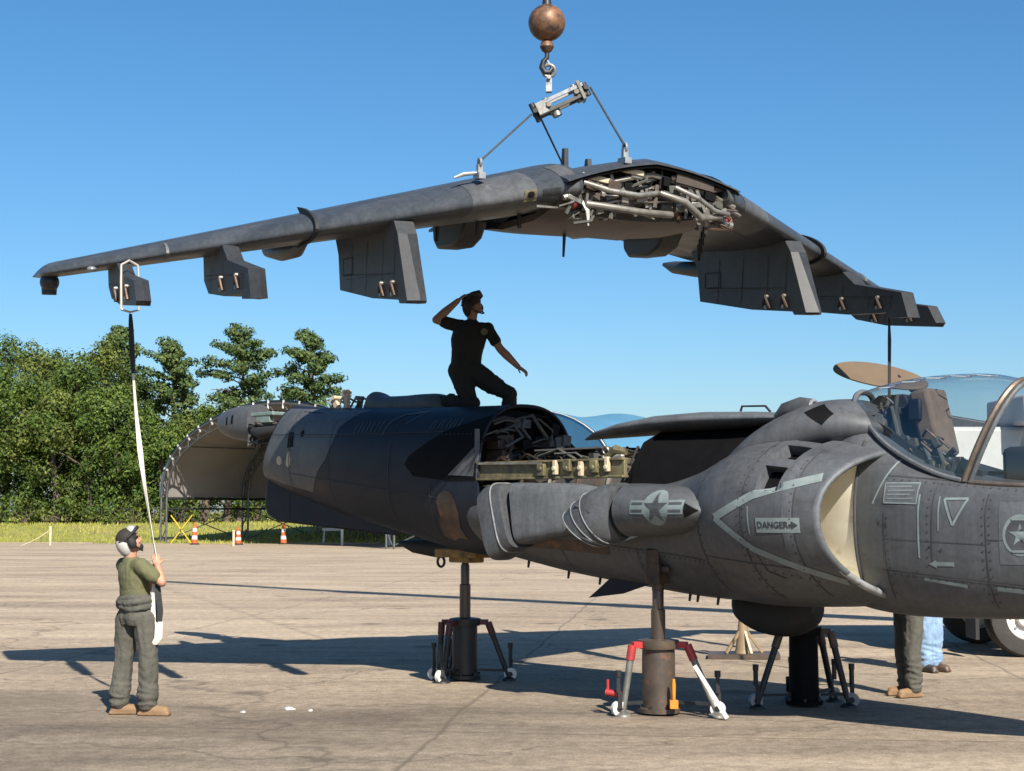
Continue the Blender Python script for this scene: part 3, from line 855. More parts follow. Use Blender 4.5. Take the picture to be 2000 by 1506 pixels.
for j0, j1 in ((39, 44), (33, 37), (27, 31)):
    cut(mb, nr, nq, 5.08, 5.36, j0, j1, 0.13)
nac = mb.build('intake_cowl', [M_FUS, M_FUSL, M_BLACK], FUS, fix=False)
b_nac = bvh_of(nac)
for j0, j1 in ((39, 44), (33, 37), (27, 31)):        # door blade hanging inside each opening
    i = int(np.argmin(abs(nq-5.2))); a = nr[i][j0+1]; b = nr[i][j1-1]
    c = Vector((a.x, 0, 1.86)); mb = MB()
    mb.beam(a.lerp(c, .13), b.lerp(c, .13), .05, .015, (1, 0, 0)); mb.build('relief_door', M_DUCT if j0 == 39 else M_FUS, FUS)
# lip
mb = MB(); ring = nr[-1]; lip = []
for th in np.linspace(-pi*0.5, pi*0.5, 9):
    off = 0.034*(1+sin(th))       # from outside skin round to inside
    lip.append([Vector((p_.x+0.05*cos(th), p_.y*(1-off/1.22), 1.87+(p_.z-1.87)*(1-off/0.695))) for p_ in ring])
mb.rings(lip, True, (False, False))
mb.m = [1 if sum(mb.v[k][2] for k in f_)/4 < 1.42 else 0 for f_ in mb.f]
mb.build('intake_lip', [M_FUSL, M_LIP], FUS, fix=False)
# duct
dct = [lip[-1]]
for s_, w_, zb_, zt_, n_ in [(5.3, 1.06, 1.24, 2.44, 2.3), (5.1, .96, 1.25, 2.42, 2.2), (4.9, .86, 1.26, 2.40, 2.1), (4.65, .72, 1.27, 2.40, 2.0), (4.4, .60, 1.27, 2.43, 2.0)]:
    dct.append(superell(w_, zb_, zt_, n_, N_, s_))
mb = MB(); mb.rings(dct, True, (False, False)); mb.build('intake_duct', M_DUCT, FUS, fix=False)
mb = MB(); mb.prism([(.6*cos(a), 1.85+.58*sin(a)) for a in np.linspace(0, 2*pi, 40)[:-1]], (4.36, 0, 0), (0, 1, 0), (0, 0, 1), (1, 0, 0), .03); mb.build('fan_face', M_BLACK, FUS)
for i in range(20):
    a = 2*pi*i/20; mb = MB()
    mb.beam((4.40, .2*cos(a), 1.85+.2*sin(a)), (4.40, .56*cos(a), 1.85+.55*sin(a)), .09, .012, (1, .6, 0)); mb.build('fan_blade', M_ALU, FUS)
# forward fuselage
fr, fq = egg_rings([(9.1, .03, 1.72, 1.80, 1.76, 2), (8.8, .22, 1.5, 2.0, 1.76, 2), (8.3, .4, 1.26, 2.12, 1.78, 2.2), (7.7, .54, 1.12, 2.2, 1.8, 2.5), (7.1, .62, 1.05, 2.24, 1.82, 2.7), (6.6, .66, 1.03, 2.30, 1.82, 2.7),
                     (6.15, .66, 1.02, 2.46, 1.84, 2.5), (5.8, .63, 1.03, 2.72, 1.86, 2.2), (5.45, .56, 1.08, 2.9, 1.9, 2.1), (5.0, .40, 1.22, 2.6, 1.9, 2), (4.55, .16, 1.5, 2.2, 1.86, 2)], 0.07, N_, low=.45)
ks = int(np.argmin(abs(fq-5.66)))
mb = MB(); mb.rings(fr[ks:], True, (False, True)); fwd = mb.build('forward_fuselage', M_FUS, FUS, fix=False)
mb = MB(); mb.rings(fr[:ks+1], True, (True, False))
mb.m = [1 if not 1.18 < sum(mb.v[k][2] for k in f_)/len(f_) < 2.47 else 0 for f_ in mb.f]
inw = mb.build('intake_inner_wall', [M_DUCT, M_FUS], FUS, fix=False)
# raised splitter edge where the painted wall begins
mb = MB(); mb.tube([p_+Vector((.0, p_.y*.012, 0)) for p_ in fr[ks][int(N_*.37):int(N_*.64)]], .014, 8); mb.build('splitter_edge', M_LINE, FUS)
b_fwd = bvh_of(fwd)
sp, sq = loft_rings([(5.80, .30, 2.55, 2.82, 2), (5.45, .50, 2.50, 2.98, 2), (5.1, .62, 2.42, 3.0, 2.1), (4.8, .68, 2.3, 2.92, 2.1), (4.5, .68, 2.25, 2.76, 2.2), (4.2, .62, 2.2, 2.52, 2.2), (3.85, .5, 2.12, 2.3, 2.2)], 0.07, 64)
mb = MB(); mb.rings(sp); spine = mb.build('spine_fairing', M_FUS, FUS, fix=False)
# ram scoop on the spine
mb = MB(); mb.tube([(4.62, -.30, 2.83), (4.75, -.30, 2.90), (4.92, -.30, 2.93), (5.06, -.30, 2.92)], [.03, .085, .10, .085], 16); mb.build('ram_scoop', M_FUS, FUS)
mb = MB(); mb.torus((5.065, -.30, 2.92), .068, .018, (1, 0, 0), 20, 8); mb.build('scoop_ring', M_LIP, FUS)
mb = MB(); mb.cyl((5.04, -.30, 2.92), (5.066, -.30, 2.92), .06); mb.build('scoop_mouth', M_BLACK, FUS)
# open engine bay ------------------------------------------------------
mb = MB(); mb.tube([(1.15, 0, 2.10), (1.5, 0, 2.11), (2.2, 0, 2.12), (2.6, 0, 2.12), (2.95, 0, 2.1)], [.34, .42, .45, .45, .40], 32); mb.build('engine_casing', M_ENG, FUS)
for i in range(5):
    mb = MB(); mb.torus((1.35+.42*i, 0, 2.115), .455, .02, (1, 0, 0), 40, 6); mb.build('engine_flange', M_ALU if i % 2 else M_HOT, FUS)
rg = random.Random(8)
for i in range(16):
    mb = MB(); s0 = rg.uniform(1.25, 2.9); a = rg.uniform(.9, 2.2); r = .47
    y, z = -r*cos(a), 2.115+r*sin(a)
    if i % 2: mb.box((s0, y, z), (rg.uniform(.06, .2), rg.uniform(.05, .12), rg.uniform(.05, .12)), Matrix.Rotation(rg.uniform(-.5, .5), 3, 'X'))
    else: mb.tube([(s0, y, z), (s0+.15, y-.06, z+.05), (s0+.4, y-.02, z-.03)], .018, 6)
    mb.build('engine_accessory', [M_ALU, M_CABLE, M_HOT, M_PRIMER][i % 4], FUS, bevel=0)
for i in range(26):
    mb = MB(); s0 = rg.uniform(1.2, 2.9); y = rg.uniform(-.62, .1); z = 2.50+rg.uniform(-.02, .10)
    k = i % 4
    if k == 0: mb.tube([(s0, y, z), (s0+rg.uniform(.1, .35), y+rg.uniform(-.15, .15), z+rg.uniform(0, .08)), (s0+rg.uniform(.3, .6), y+rg.uniform(-.2, .2), z-.04)], rg.uniform(.010, .022), 6)
    elif k == 1: mb.box((s0, y, z), (rg.uniform(.08, .2), rg.uniform(.06, .14), rg.uniform(.05, .10)), Matrix.Rotation(rg.uniform(-.5, .5), 3, 'Z'))
    elif k == 2: mb.cyl((s0, y-.05, z), (s0+.05, y+.06, z+.02), rg.uniform(.025, .05))
    else: mb.torus((s0, y, z), .04, .012, (rg.random(), 1, .3), 14, 6)
    mb.build('engine_fitting', [M_HOT, M_CABLE, M_ALU, M_FUS, M_RUBBER][i % 5], FUS)
mb = MB(); mb.prism([(1.5, -.1), (2.55, -.18), (2.62, .32), (1.62, .40), (1.42, .2)], (0, -.28, 2.62), (1, 0, 0), (0, 1, 0), (.05, .1, 1), .018); mb.build('loose_cover_sheet', M_ENG, FUS)
for sy, nm in ((-1, 'longeron'), (1, 'longeron')):
    mb = MB()
    mb.box((2.06, sy*.73, 2.39), (2.12, .05, .17)); mb.box((2.06, sy*.735, 2.48), (2.12, .10, .025)); mb.box((2.06, sy*.735, 2.305), (2.12, .10, .025))
    lg = mb.build(nm, M_PRIMER, FUS, bevel=.006)
    mb = MB(); mb.beam((2.0, sy*.79, 2.46), (1.05, sy*.79, 2.475), .025, .02); mb.build('bare_rail', M_ALU, lg)
for i, s0 in enumerate((2.0, 2.2, 2.37, 2.56, 2.74, 2.92)):
    mb = MB(); w = .10 if i % 2 == 0 else .05
    mb.box((s0, -.785, 2.39+.02*(i % 3)), (w, .05, .13+.02*(i % 2))); mb.cyl((s0, -.80, 2.40), (s0, -.825, 2.40), .025)
    mb.build('attachment_fitting', M_PRIMER if i % 2 == 0 else M_CREAM, FUS, bevel=.008)
mb = MB(); mb.tube([(2.85, -.72, 2.50), (2.98, -.72, 2.58), (3.1, -.70, 2.55)], [.03, .05, .03], 8); mb.build('pipe_elbow', M_PRIMER, FUS)
# rear bulkhead seen through the arch
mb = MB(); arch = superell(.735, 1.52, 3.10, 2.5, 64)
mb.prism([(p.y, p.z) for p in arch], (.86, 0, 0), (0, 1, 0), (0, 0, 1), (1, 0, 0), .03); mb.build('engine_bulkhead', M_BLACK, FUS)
mb = MB(); up = [Vector((1.02, p.y*1.0, p.z)) for p in superell(.765, 1.46, 3.15, 2.5, 64) if p.z > 2.3]
up.sort(key=lambda p: math.atan2(p.z-2.2, p.y)); mb.tube(up, .018, 8); mb.build('arch_rim', M_FUSD, FUS)
for i in range(42):
    mb = MB(); y, z = rg.uniform(-.62, .62), rg.uniform(2.35, 3.0)
    if abs(y) > .45 and z > 2.8: y *= .6
    if i % 3 == 0: mb.box((.98, y, z), (rg.uniform(.15, .45), rg.uniform(.1, .26), rg.uniform(.08, .24)), Matrix.Rotation(rg.uniform(-.3, .3), 3, 'X'))
    elif i % 3 == 1: mb.tube([(.9, y, z), (1.05, y+.08, z+.05), (1.15, y+rg.uniform(-.2, .2), z-.08), (1.12, y+rg.uniform(-.25, .25), z-.2)], rg.uniform(.012, .024), 7)
    else: mb.tube([(1.0, y-.2, z), (1.06, y-.08, z+.05), (1.06, y+.08, z+.04), (1.0, y+.22, z-.02)], rg.uniform(.01, .025), 7)
    mb.build('bay_equipment', [M_CABLE, M_HOT, M_RUBBER, M_BLACK, M_FUS][i % 5], FUS)
mb = MB(); mb.beam((1.0, -.765, 2.30), (1.0, -.765, 2.86), .03, .05); mb.build('bulkhead_post', M_FUSL, FUS)
mb = MB(); mb.prism([(.55, 2.36), (.97, 2.34), (.97, 2.66)], (0, -.775, 0), (1, 0, 0), (0, 0, 1), (0, 1, 0), .02); mb.build('gusset_plate', M_FUS, FUS)
# far bay walls, blackened for their shade, and the thin fairing overhead
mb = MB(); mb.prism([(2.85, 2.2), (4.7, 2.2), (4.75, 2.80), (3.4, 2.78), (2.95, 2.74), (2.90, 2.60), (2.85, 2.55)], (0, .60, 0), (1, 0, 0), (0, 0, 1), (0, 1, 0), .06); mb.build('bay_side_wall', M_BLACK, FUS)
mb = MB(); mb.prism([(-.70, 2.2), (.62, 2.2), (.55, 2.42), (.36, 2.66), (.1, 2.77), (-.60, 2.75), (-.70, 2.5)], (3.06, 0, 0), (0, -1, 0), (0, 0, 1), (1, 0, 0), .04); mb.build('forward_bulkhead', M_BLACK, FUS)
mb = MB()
mb.rings([[Vector((s_, -y_, z_)) for y_, z_ in ((-.60, 2.15), (.66, 2.15), (.60, 2.34), (.34, 2.64), (.05, 2.765), (-.5, 2.765))] for s_ in (3.10, 3.8, 4.45)]); mb.build('bay_shade_block', M_BLACK, FUS)  # black block stands for the shaded top of the body
for i in range(9):
    mb = MB(); y_ = -.5+.12*i; mb.tube([(3.03, -y_, 2.3), (2.98, -y_-.03, 2.45), (3.02, -y_+.04, 2.62)], .014, 6); mb.build('bulkhead_line', [M_CABLE, M_ALU, M_RUBBER][i % 3], FUS)
ov = []
for s_, w_, zb_, zt_ in [(1.82, .03, 2.735, 2.755), (2.1, .22, 2.745, 2.83), (2.5, .36, 2.755, 2.90), (3.0, .44, 2.765, 2.955), (3.6, .48, 2.775, 2.965), (4.2, .50, 2.78, 2.94), (4.75, .45, 2.79, 2.90)]:
    ov.append(superell(w_, zb_, zt_, 2.2, 40, s_, .12))
mb = MB(); mb.rings(ov); mb.build('overhanging_fairing', M_FUSL, FUS)
mb = MB(); mb.tube([(4.0, .0, 2.95), (4.02, .0, 3.0), (4.3, .0, 2.99), (4.36, .0, 2.93)], .012, 6); mb.build('lifting_handle', M_DARKSTEEL, FUS)
# front nozzle: blister, elbow, vanes ----------------------------------
bl = []
for s_, ry, rz, yc, zc in [(4.42, .03, .02, -1.17, 1.955), (4.37, .13, .10, -1.10, 1.957), (4.26, .22, .165, -1.04, 1.96), (4.08, .285, .215, -.98, 1.967), (3.85, .315, .243, -.94, 1.97), (3.55, .32, .26, -.915, 1.966), (3.36, .32, .263, -.905, 1.965)]:
    bl.append([Vector((s_, yc+ry*cos(a), zc+rz*sin(a))) for a in np.linspace(0, 2*pi, 49)[:-1]])
mb = MB(); mb.rings(bl); blis = mb.build('nozzle_blister', M_FUS, FUS)
mb = MB(); mb.tube([(3.38, -.91, 1.966), (3.27, -.94, 1.966)], .235, 36); mb.build('nozzle_bearing', M_BLACK, FUS)
pth = [(3.29, -.94, 1.966), (3.23, -.96, 1.96), (3.16, -1.0, 1.935), (3.06, -1.04, 1.89), (2.97, -1.06, 1.84), (2.89, -1.08, 1.785)]
def noz_rings(pth, rs, tilt0, tilt1, n=40, ry=1.0):
    out = []
    for i, (p, r) in enumerate(zip(pth, rs)):
        t = tilt0+(tilt1-tilt0)*i/(len(pth)-1)      # exit plane leans: the top reaches further aft
        out.append([Vector(p)+Vector((-sin(t)*r*sin(a), r*ry*cos(a), cos(t)*r*sin(a))) for a in [2*pi*j/n for j in range(n)]])
    return out
mb = MB(); R_ = noz_rings(pth, [.272, .286, .292, .288, .278, .264], 0.04, 0.85, ry=.94)
mb.rings(R_, True, (True, False)); R2 = [[Vector(pth[-1])+(p-Vector(pth[-1]))*.93 for p in R_[-1]], [Vector(pth[3])+(p-Vector(pth[3]))*.88 for p in R_[3]]]
mb.rings([R_[-1], R2[0], R2[1]], True, (False, True)); fn = mb.build('front_nozzle', M_NOZ, FUS, fix=True)
for i in (3, 4, 5):
    mb = MB(); c = Vector(pth[i]); mb.tube([c+(p-c)*1.015 for p in R_[i]]+[c+(R_[i][0]-c)*1.015], .0055, 6); mb.build('nozzle_band', M_LIP, fn)
for k in (-1, 0, 1):
    mb = MB(); c = Vector(pth[4]); mb.box(c+Vector((.06, 0, .14*k)), (.22, .46, .012), Matrix.Rotation(.35, 3, 'Y')); mb.build('vane', M_NOZ, fn)
b_bl = bvh_of(blis)
# rear nozzle
rz = []
for s_, yc, w_, zb_, zt_ in [(2.85, -.74, .06, 1.84, 2.2), (2.65, -.76, .14, 1.76, 2.235), (2.35, -.78, .19, 1.70, 2.25), (2.0, -.80, .215, 1.65, 2.255), (1.80, -.82, .22, 1.61, 2.26)]:
    rz.append([Vector((p.x-(p.z-1.9)*0.12, p.y, p.z)) for p in superell(w_, zb_, zt_, 4.5, 44, s_, yc)])
mb = MB(); mb.rings(rz); rf = mb.build('rear_nozzle_fairing', M_FUSL, FUS)
rn = []
for s_, yc, w_, zb_, zt_ in [(1.75, -.88, .225, 1.58, 2.25), (1.64, -.89, .24, 1.53, 2.255), (1.52, -.90, .245, 1.47, 2.225), (1.44, -.91, .24, 1.44, 2.17)]:
    rn.append([Vector((p.x-(p.z-1.85)*0.26, p.y, p.z)) for p in superell(w_, zb_, zt_, 4.0, 44, s_, yc)])
mb = MB(); mb.rings(rn, True, (True, False))
c = Vector((1.44, -.91, 1.82)); inn = [[c+(p-c)*.92 for p in rn[-1]], [Vector((1.62, -.89, 1.9))+(p-Vector((1.6, -.89, 1.9)))*.82 for p in rn[1]]]
mb.rings([rn[-1], inn[0], inn[1]], True, (False, True)); rno = mb.build('rear_nozzle', M_NOZ, FUS)
for k in range(3):
    mb = MB(); mb.box((1.53, -.90, 1.66+.18*k), (.2, .44, .012), Matrix.Rotation(.3, 3, 'Y')); mb.build('vane', M_HOT, rno)
mb = MB(); i0 = rn[1]; mb.tube([p+Vector((0, -.004, 0)) for p in i0]+[i0[0]], .008, 6); mb.build('nozzle_band', M_LIP, rno)
# heat shields on the body behind and under the hot nozzles
def side_decal(name, loops, mat, bv, par=FUS, off=.004, ml=.06):
    return decal(name, loops, (0, 0, 0), (1, 0, 0), (0, 0, 1), (0, 1, 0), bv, mat, par, off, ml)
b_rear = bvh_of(rear)
side_decal('heat_shield', [[(.28, 1.68), (.40, 1.63), (.52, 1.66), (.66, 1.64), (.63, 1.78), (.67, 1.93), (.63, 2.08), (.55, 2.17), (.46, 2.19), (.36, 2.15), (.30, 2.06), (.33, 1.92), (.27, 1.80)]], M_HOT, b_rear)
side_decal('scorched_panel', [[(.98, 1.62), (2.9, 1.52), (2.9, 1.66), (2.0, 1.66), (1.0, 1.8)]], M_HOT, b_nac)
# cream chips and access openings near the tail
side_decal('cream_access_patch', [circle_loop(-3.2, 2.62, .07, 14, .06), [(-3.02, 2.56), (-2.94, 2.52), (-2.88, 2.60), (-2.92, 2.75), (-2.98, 2.70)]], M_CREAM, b_rear)
side_decal('access_opening', [[(-2.98, 2.78), (-2.82, 2.79), (-2.84, 2.98), (-2.97, 2.98)], circle_loop(-2.62, 2.95, .045, 14)], M_BLACK, b_rear, off=.006)
# sunlit tail coloured grey; its wavy border is the painted wing shadow edge
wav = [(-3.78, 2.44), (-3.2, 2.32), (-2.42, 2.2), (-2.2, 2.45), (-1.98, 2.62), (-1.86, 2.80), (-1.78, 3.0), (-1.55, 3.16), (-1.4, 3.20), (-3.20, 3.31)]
side_decal('sunlit_tail_grey', [wav], M_FUS, b_rear, off=.003, ml=.1)
side_decal('tail_seam', band([(-2.9, 3.28), (-2.95, 2.2)], .012)+band([(-3.4, 2.97), (-1.75, 2.90), (1.0, 2.84)], .010)+band([(-.6, 3.15), (-.62, 1.75)], .010), M_LINE, b_rear, off=.007)
rs_ = random.Random(6)
fade = []
for k in range(7):
    x0 = -1.42+k*.085; fade += band([(x0, 2.90), (x0+rs_.uniform(-.01, .03), 3.04)], .014)
for k in range(8):
    x0 = .05+k*.07; fade += band([(x0, 2.90), (x0+rs_.uniform(-.02, .04), 3.00)], .012)
side_decal('faded_stencil', fade, M_FUS, b_rear, off=.006)
side_decal('faded_emblem', band([(-.82, 2.86), (-.80, 2.97), (-.72, 3.05), (-.6, 3.10), (-.2, 3.12)], .02)+band([(-.45, 2.98), (-.25, 3.10)], .014), M_FUS, b_rear, off=.006)
# dark seat where the wing root fairing sat
side_decal('wing_seat', [[(1.0, 3.02), (.35, 2.86), (-.2, 2.60), (-.28, 2.50), (-.1, 2.36), (.5, 2.3), (1.0, 2.3)]], M_BLACK, b_rear, off=.008)
# nacelle markings ------------------------------------------------------
b_side = bvh_of(nac, fwd)
side_decal('intake_chevron', band([(4.62, 1.90), (5.06, 2.10), (5.66, 2.25)], .075)+band([(4.62, 1.90), (5.02, 1.62), (5.4, 1.47), (5.75, 1.34)], .06), M_PALE, b_nac, off=.005)
side_decal('danger_plate', [rect(5.10, 1.77, 5.53, 1.90)], M_PALE, b_nac, off=.005)
side_decal('danger_lettering', [text_patch('DANGER', .078, 5.27, 1.835, True), [(5.455, 1.80), (5.515, 1.835), (5.455, 1.87)], rect(5.43, 1.825, 5.46, 1.845)], M_INK, b_nac, off=.008, ml=.2)
side_decal('cowl_tick', [rect(5.01, 1.76, 5.026, 2.0)], M_PALE, b_nac, off=.005)
side_decal('cowl_seam', band([(4.95, 2.62), (4.93, 1.15)], .014)+band([(5.47, 2.5), (5.47, 1.2)], .010)+band([(5.02, 1.60), (5.06, 1.42), (5.2, 1.36)], .012), M_LINE, b_nac, off=.004)
side_decal('cowl_band', [[(5.36, 1.36), (5.46, 1.33), (5.46, 2.42), (5.36, 2.40)]], M_FUSL, b_nac, off=.003)
# stars and bars on the blister
star = star_loop(3.93, 1.985, .155)
side_decal('insignia_roundel', [circle_loop(3.93, 1.99, .165, 36)], M_PALE, b_bl, off=.004)
side_decal('insignia_star', [[star[i], star[(i+1) % 10], (3.93, 1.985)] for i in range(10)], M_NOZ, b_bl, off=.007)
[side_decal('insignia_bar', [r_], M_PALE, b_bl, off=.004) for r_ in (rect(3.60, 1.93, 3.775, 2.06), rect(4.085, 1.93, 4.26, 2.06))]
side_decal('insignia_bar_stripe', [rect(3.62, 1.952, 3.765, 1.972), rect(3.62, 2.018, 3.765, 2.038), rect(4.095, 1.952, 4.24, 1.972), rect(4.095, 2.018, 4.24, 2.038)], M_NOZ, b_bl, off=.007)
side_decal('warning_triangle', [[(4.27, 1.90), (4.27, 2.03), (4.41, 1.963)]], M_BLACK, bvh_of(blis, nac), off=.006)
# forward fuselage markings
FD = lambda nm, loops, m=M_PALE, off=.004: side_decal(nm, loops, m, b_fwd, off=off)
FD('rescue_panel', [rect(6.00, 2.03, 6.32, 2.20)], M_FUSL)
FD('rescue_panel_edge', band([(6.00, 2.03), (6.32, 2.02), (6.32, 2.195), (6.0, 2.20), (6.0, 2.03)], .012), M_PALE, .007)
FD('stencil_text', [rect(6.03+.0*i, 2.06+.035*i, 6.28-.03*(i % 2), 2.068+.035*i) for i in range(4)], M_PALE, .007)
FD('slash_mark', band([(6.06, 2.42), (5.88, 2.02)], .016))
FD('tick_line', [rect(6.335, 1.56, 6.352, 2.10), rect(6.525, 1.79, 6.538, 2.08)])
FD('ejection_triangle', band([(6.575, 2.06), (6.785, 2.06), (6.66, 1.835), (6.575, 2.06)], .020))
FD('ejection_triangle_fill', [[(6.605, 2.04), (6.755, 2.04), (6.665, 1.885)]], M_FUSL, .003)
FD('stencil_arrow', [[(6.43, 1.51), (6.50, 1.545), (6.50, 1.478)], rect(6.50, 1.495, 6.66, 1.53)])
FD('patch_panel', [rect(7.06, 1.52, 7.42, 2.03)], M_FUSL, .003)
FD('squadron_seal', [circle_loop(7.24, 1.76, .15, 28, .17)], M_PALE, .006)
FD('squadron_seal_core', [circle_loop(7.24, 1.76, .12, 24, .14)], M_FUS, .009)
FD('seal_emblem', [star_loop(7.24, 1.76, .10), rect(7.17, 1.62, 7.31, 1.64), rect(7.17, 1.88, 7.31, 1.90)], M_PALE, .012)
FD('lower_stripe', [[(6.36, 1.37), (6.75, 1.315), (6.75, 1.345), (6.36, 1.395)]])
FD('lower_stripe', [[(7.0, 1.30), (7.5, 1.26), (7.5, 1.30), (7.0, 1.335)]])
FD('nose_seam', band([(6.95, 2.1), (6.95, 1.15)], .010)+band([(6.0, 1.95), (6.0, 1.2)], .008)+band([(6.0, 2.27), (7.5, 2.13)], .012)+band([(5.95, 1.45), (7.6, 1.32)], .008), M_LINE)
FD('nose_seam', band([(6.48, 2.2), (6.46, 1.5)], .007)+band([(6.95, 1.72), (7.5, 1.70)], .007)+band([(6.0, 1.72), (6.95, 1.68)], .006), M_LINE)
side_decal('cowl_seam', band([(4.35, 2.5), (4.33, 1.2)], .010)+band([(4.35, 1.55), (5.4, 1.45)], .008)+band([(2.9, 1.62), (4.3, 1.50)], .008)+band([(3.3, 1.6), (3.3, 1.25)], .008)+band([(2.2, 1.6), (2.2, 1.3)], .008), M_LINE, b_nac)
side_decal('tail_seam', band([(-1.9, 3.1), (-1.95, 2.0)], .008)+band([(.2, 2.3), (.2, 1.6)], .008)+band([(-2.9, 2.45), (-.6, 2.2), (.5, 2.1)], .008), M_LINE, b_rear, off=.007)
for i, (s_, z_) in enumerate([(5.95, 1.86), (6.02, 1.85), (6.45, 1.66), (6.55, 1.63), (6.2, 1.40), (6.26, 1.40), (6.3, 1.43)]):
    FD('fastener', [circle_loop(s_, z_, .013, 8)], M_INK, .005)
def frow(a, b, step=.07, r=.009):
    a = Vector(a); b = Vector(b); k_ = max(2, int((b-a).length/step)); return [circle_loop(*a.lerp(b, i/k_), r, 6) for i in range(k_+1)]
FDL = lambda nm, rows, bv, off=.005: struct(side_decal(nm, [q_ for r_ in rows for q_ in r_], M_LINE, bv, off=off, ml=.2), 'stuff')
FDL('fastener_row', [frow((6.0, 2.24), (7.45, 2.10)), frow((6.92, 2.05), (6.92, 1.2)), frow((6.98, 2.05), (6.98, 1.2)), frow((6.03, 1.9), (6.03, 1.25)), frow((6.0, 1.42), (7.5, 1.30)), frow((6.44, 2.2), (6.42, 1.5))], b_fwd)
FDL('fastener_row', [frow((4.91, 2.5), (4.89, 1.2)), frow((4.97, 2.55), (4.96, 1.2)), frow((4.37, 2.4), (4.36, 1.3)), frow((5.44, 2.4), (5.44, 1.3)), frow((2.9, 1.59), (4.3, 1.47)), frow((3.33, 1.58), (3.33, 1.28)), frow((5.05, 1.44), (5.5, 1.34))], b_nac)
FDL('fastener_row', [frow((-3.3, 2.93), (-1.75, 2.87)), frow((-1.75, 2.87), (.9, 2.81)), frow((-.57, 3.1), (-.58, 1.8)), frow((-2.86, 3.2), (-2.9, 2.3)), frow((.24, 2.25), (.24, 1.65))], b_rear, .008)
side_decal('avionics_opening', [[(5.12, 2.86), (5.32, 2.74), (5.40, 2.84), (5.24, 2.94)]], M_BLACK, bvh_of(spine, fwd), off=.006)
# belly: gun pod, jack pads, strakes, drain masts -----------------------
gp, gq = loft_rings([(3.62, .10, .92, 1.12, 2.4), (3.72, .20, .84, 1.14, 2.5), (3.95, .22, .74, 1.16, 2.5), (4.3, .22, .72, 1.16, 2.5), (4.5, .20, .80, 1.16, 2.5), (4.6, .10, .90, 1.14, 2.4)], .06, 40)
for sy in (.42,):
    mb = MB(); mb.rings([[Vector((p.x, p.y+sy, p.z)) for p in r] for r in gp]); mb.build('belly_pod', M_RUBBER, FUS)  # pod's black carries the shade under the belly
mb = MB(); mb.tube([(-1.75, .5, 1.56), (-1.45, .5, 1.52), (-1.0, .5, 1.50), (-.6, .48, 1.52), (-.2, .45, 1.58)], [.03, .11, .15, .14, .08], 16, flat=.8); mb.build('belly_fairing', M_RUBBER, FUS)
mb = MB(); mb.box((.0, 0, 1.47), (.7, .34, .10)); mb.box((.02, 0, 1.40), (.36, .24, .08)); mb.build('jack_adapter', pmat('worn_shaded_orange', (0.36, 0.20, 0.03), (0.16, 0.085, 0.02), 9, 0.6, spots=(0.05, 0.035, 0.02), spot_scale=8), FUS, bevel=.015)  # orange dulled to carry the shade under the fuselage
mb = MB(); mb.torus((-.42, 0, 1.36), .06, .016, (0, 1, 0), 18, 8); mb.build('tie_down_ring', M_DARKSTEEL, FUS)
mb = MB(); mb.prism([(2.32, 1.06), (2.66, 1.30), (3.2, 1.24), (2.8, 1.12)], (0, -.40, 0), (1, 0, 0), (0, 0, 1), (0, 1, .35), .02); mb.build('ventral_strake', M_FUSD, FUS)
mb = MB(); mb.prism([(3.30, 1.66), (3.52, 1.72), (3.62, 1.80), (3.44, 1.74)], (0, -.99, 0), (1, 0, 0), (0, 0, 1), (0, 1, .2), .015); mb.build('vent_flap', M_LIP, FUS)
for i, s_ in enumerate((1.3, 1.9, 2.35, 3.55, 3.65, 3.9, 5.0)):
    mb = MB(); i_ = int(np.argmin(abs(nq-s_))); zb = min(p.z for p in nr[i_])
    mb.tube([(s_, -.25, zb+.06), (s_-.02, -.25, zb-.05)], [.018, .012], 8); mb.build('drain_mast', M_DARKSTEEL, FUS)
for sy, s_ in ((-.74, 3.53), (.78, 4.17)):
    mb = MB(); mb.box((s_, sy, 1.42), (.16, .18, .34)); mb.cyl((s_, sy, 1.18), (s_, sy, 1.3), .06); mb.box((s_+.12, sy-.03, 1.40), (.10, .05, .06))
    mb.build('jack_pad', M_HOT, FUS, bevel=.012)
# cockpit ---------------------------------------------------------------
def glass():
    m = bpy.data.materials.new('canopy_glass'); m.use_nodes = True
    n = m.node_tree.nodes; l = m.node_tree.links; n.remove(n['Principled BSDF'])
    tr = n.new('ShaderNodeBsdfTransparent'); tr.inputs['Color'].default_value = (0.86, 0.90, 0.92, 1)
    gl = n.new('ShaderNodeBsdfGlossy'); gl.inputs['Roughness'].default_value = 0.03
    lw = n.new('ShaderNodeLayerWeight'); lw.inputs['Blend'].default_value = 0.5
    pw = n.new('ShaderNodeMath'); pw.operation = 'POWER'; l.new(lw.outputs['Facing'], pw.inputs[0]); pw.inputs[1].default_value = 2.4
    fr_ = n.new('ShaderNodeMath'); fr_.operation = 'MULTIPLY_ADD'; l.new(pw.outputs[0], fr_.inputs[0]); fr_.inputs[1].default_value = 0.75; fr_.inputs[2].default_value = 0.09
    nz = n.new('ShaderNodeTexNoise'); nz.inputs['Scale'].default_value = 5
    mx = n.new('ShaderNodeMixShader'); l.new(fr_.outputs[0], mx.inputs[0])
    l.new(tr.outputs[0], mx.inputs[1]); l.new(gl.outputs[0], mx.inputs[2]); l.new(mx.outputs[0], n['Material Output'].inputs['Surface'])
    return m
M_GLASS = glass()
ct = [(5.42, .16, 2.95, 3.06), (5.6, .30, 2.80, 3.11), (5.85, .40, 2.58, 3.155), (6.15, .455, 2.40, 3.17), (6.45, .475, 2.27, 3.15), (6.68, .475, 2.21, 3.08)]
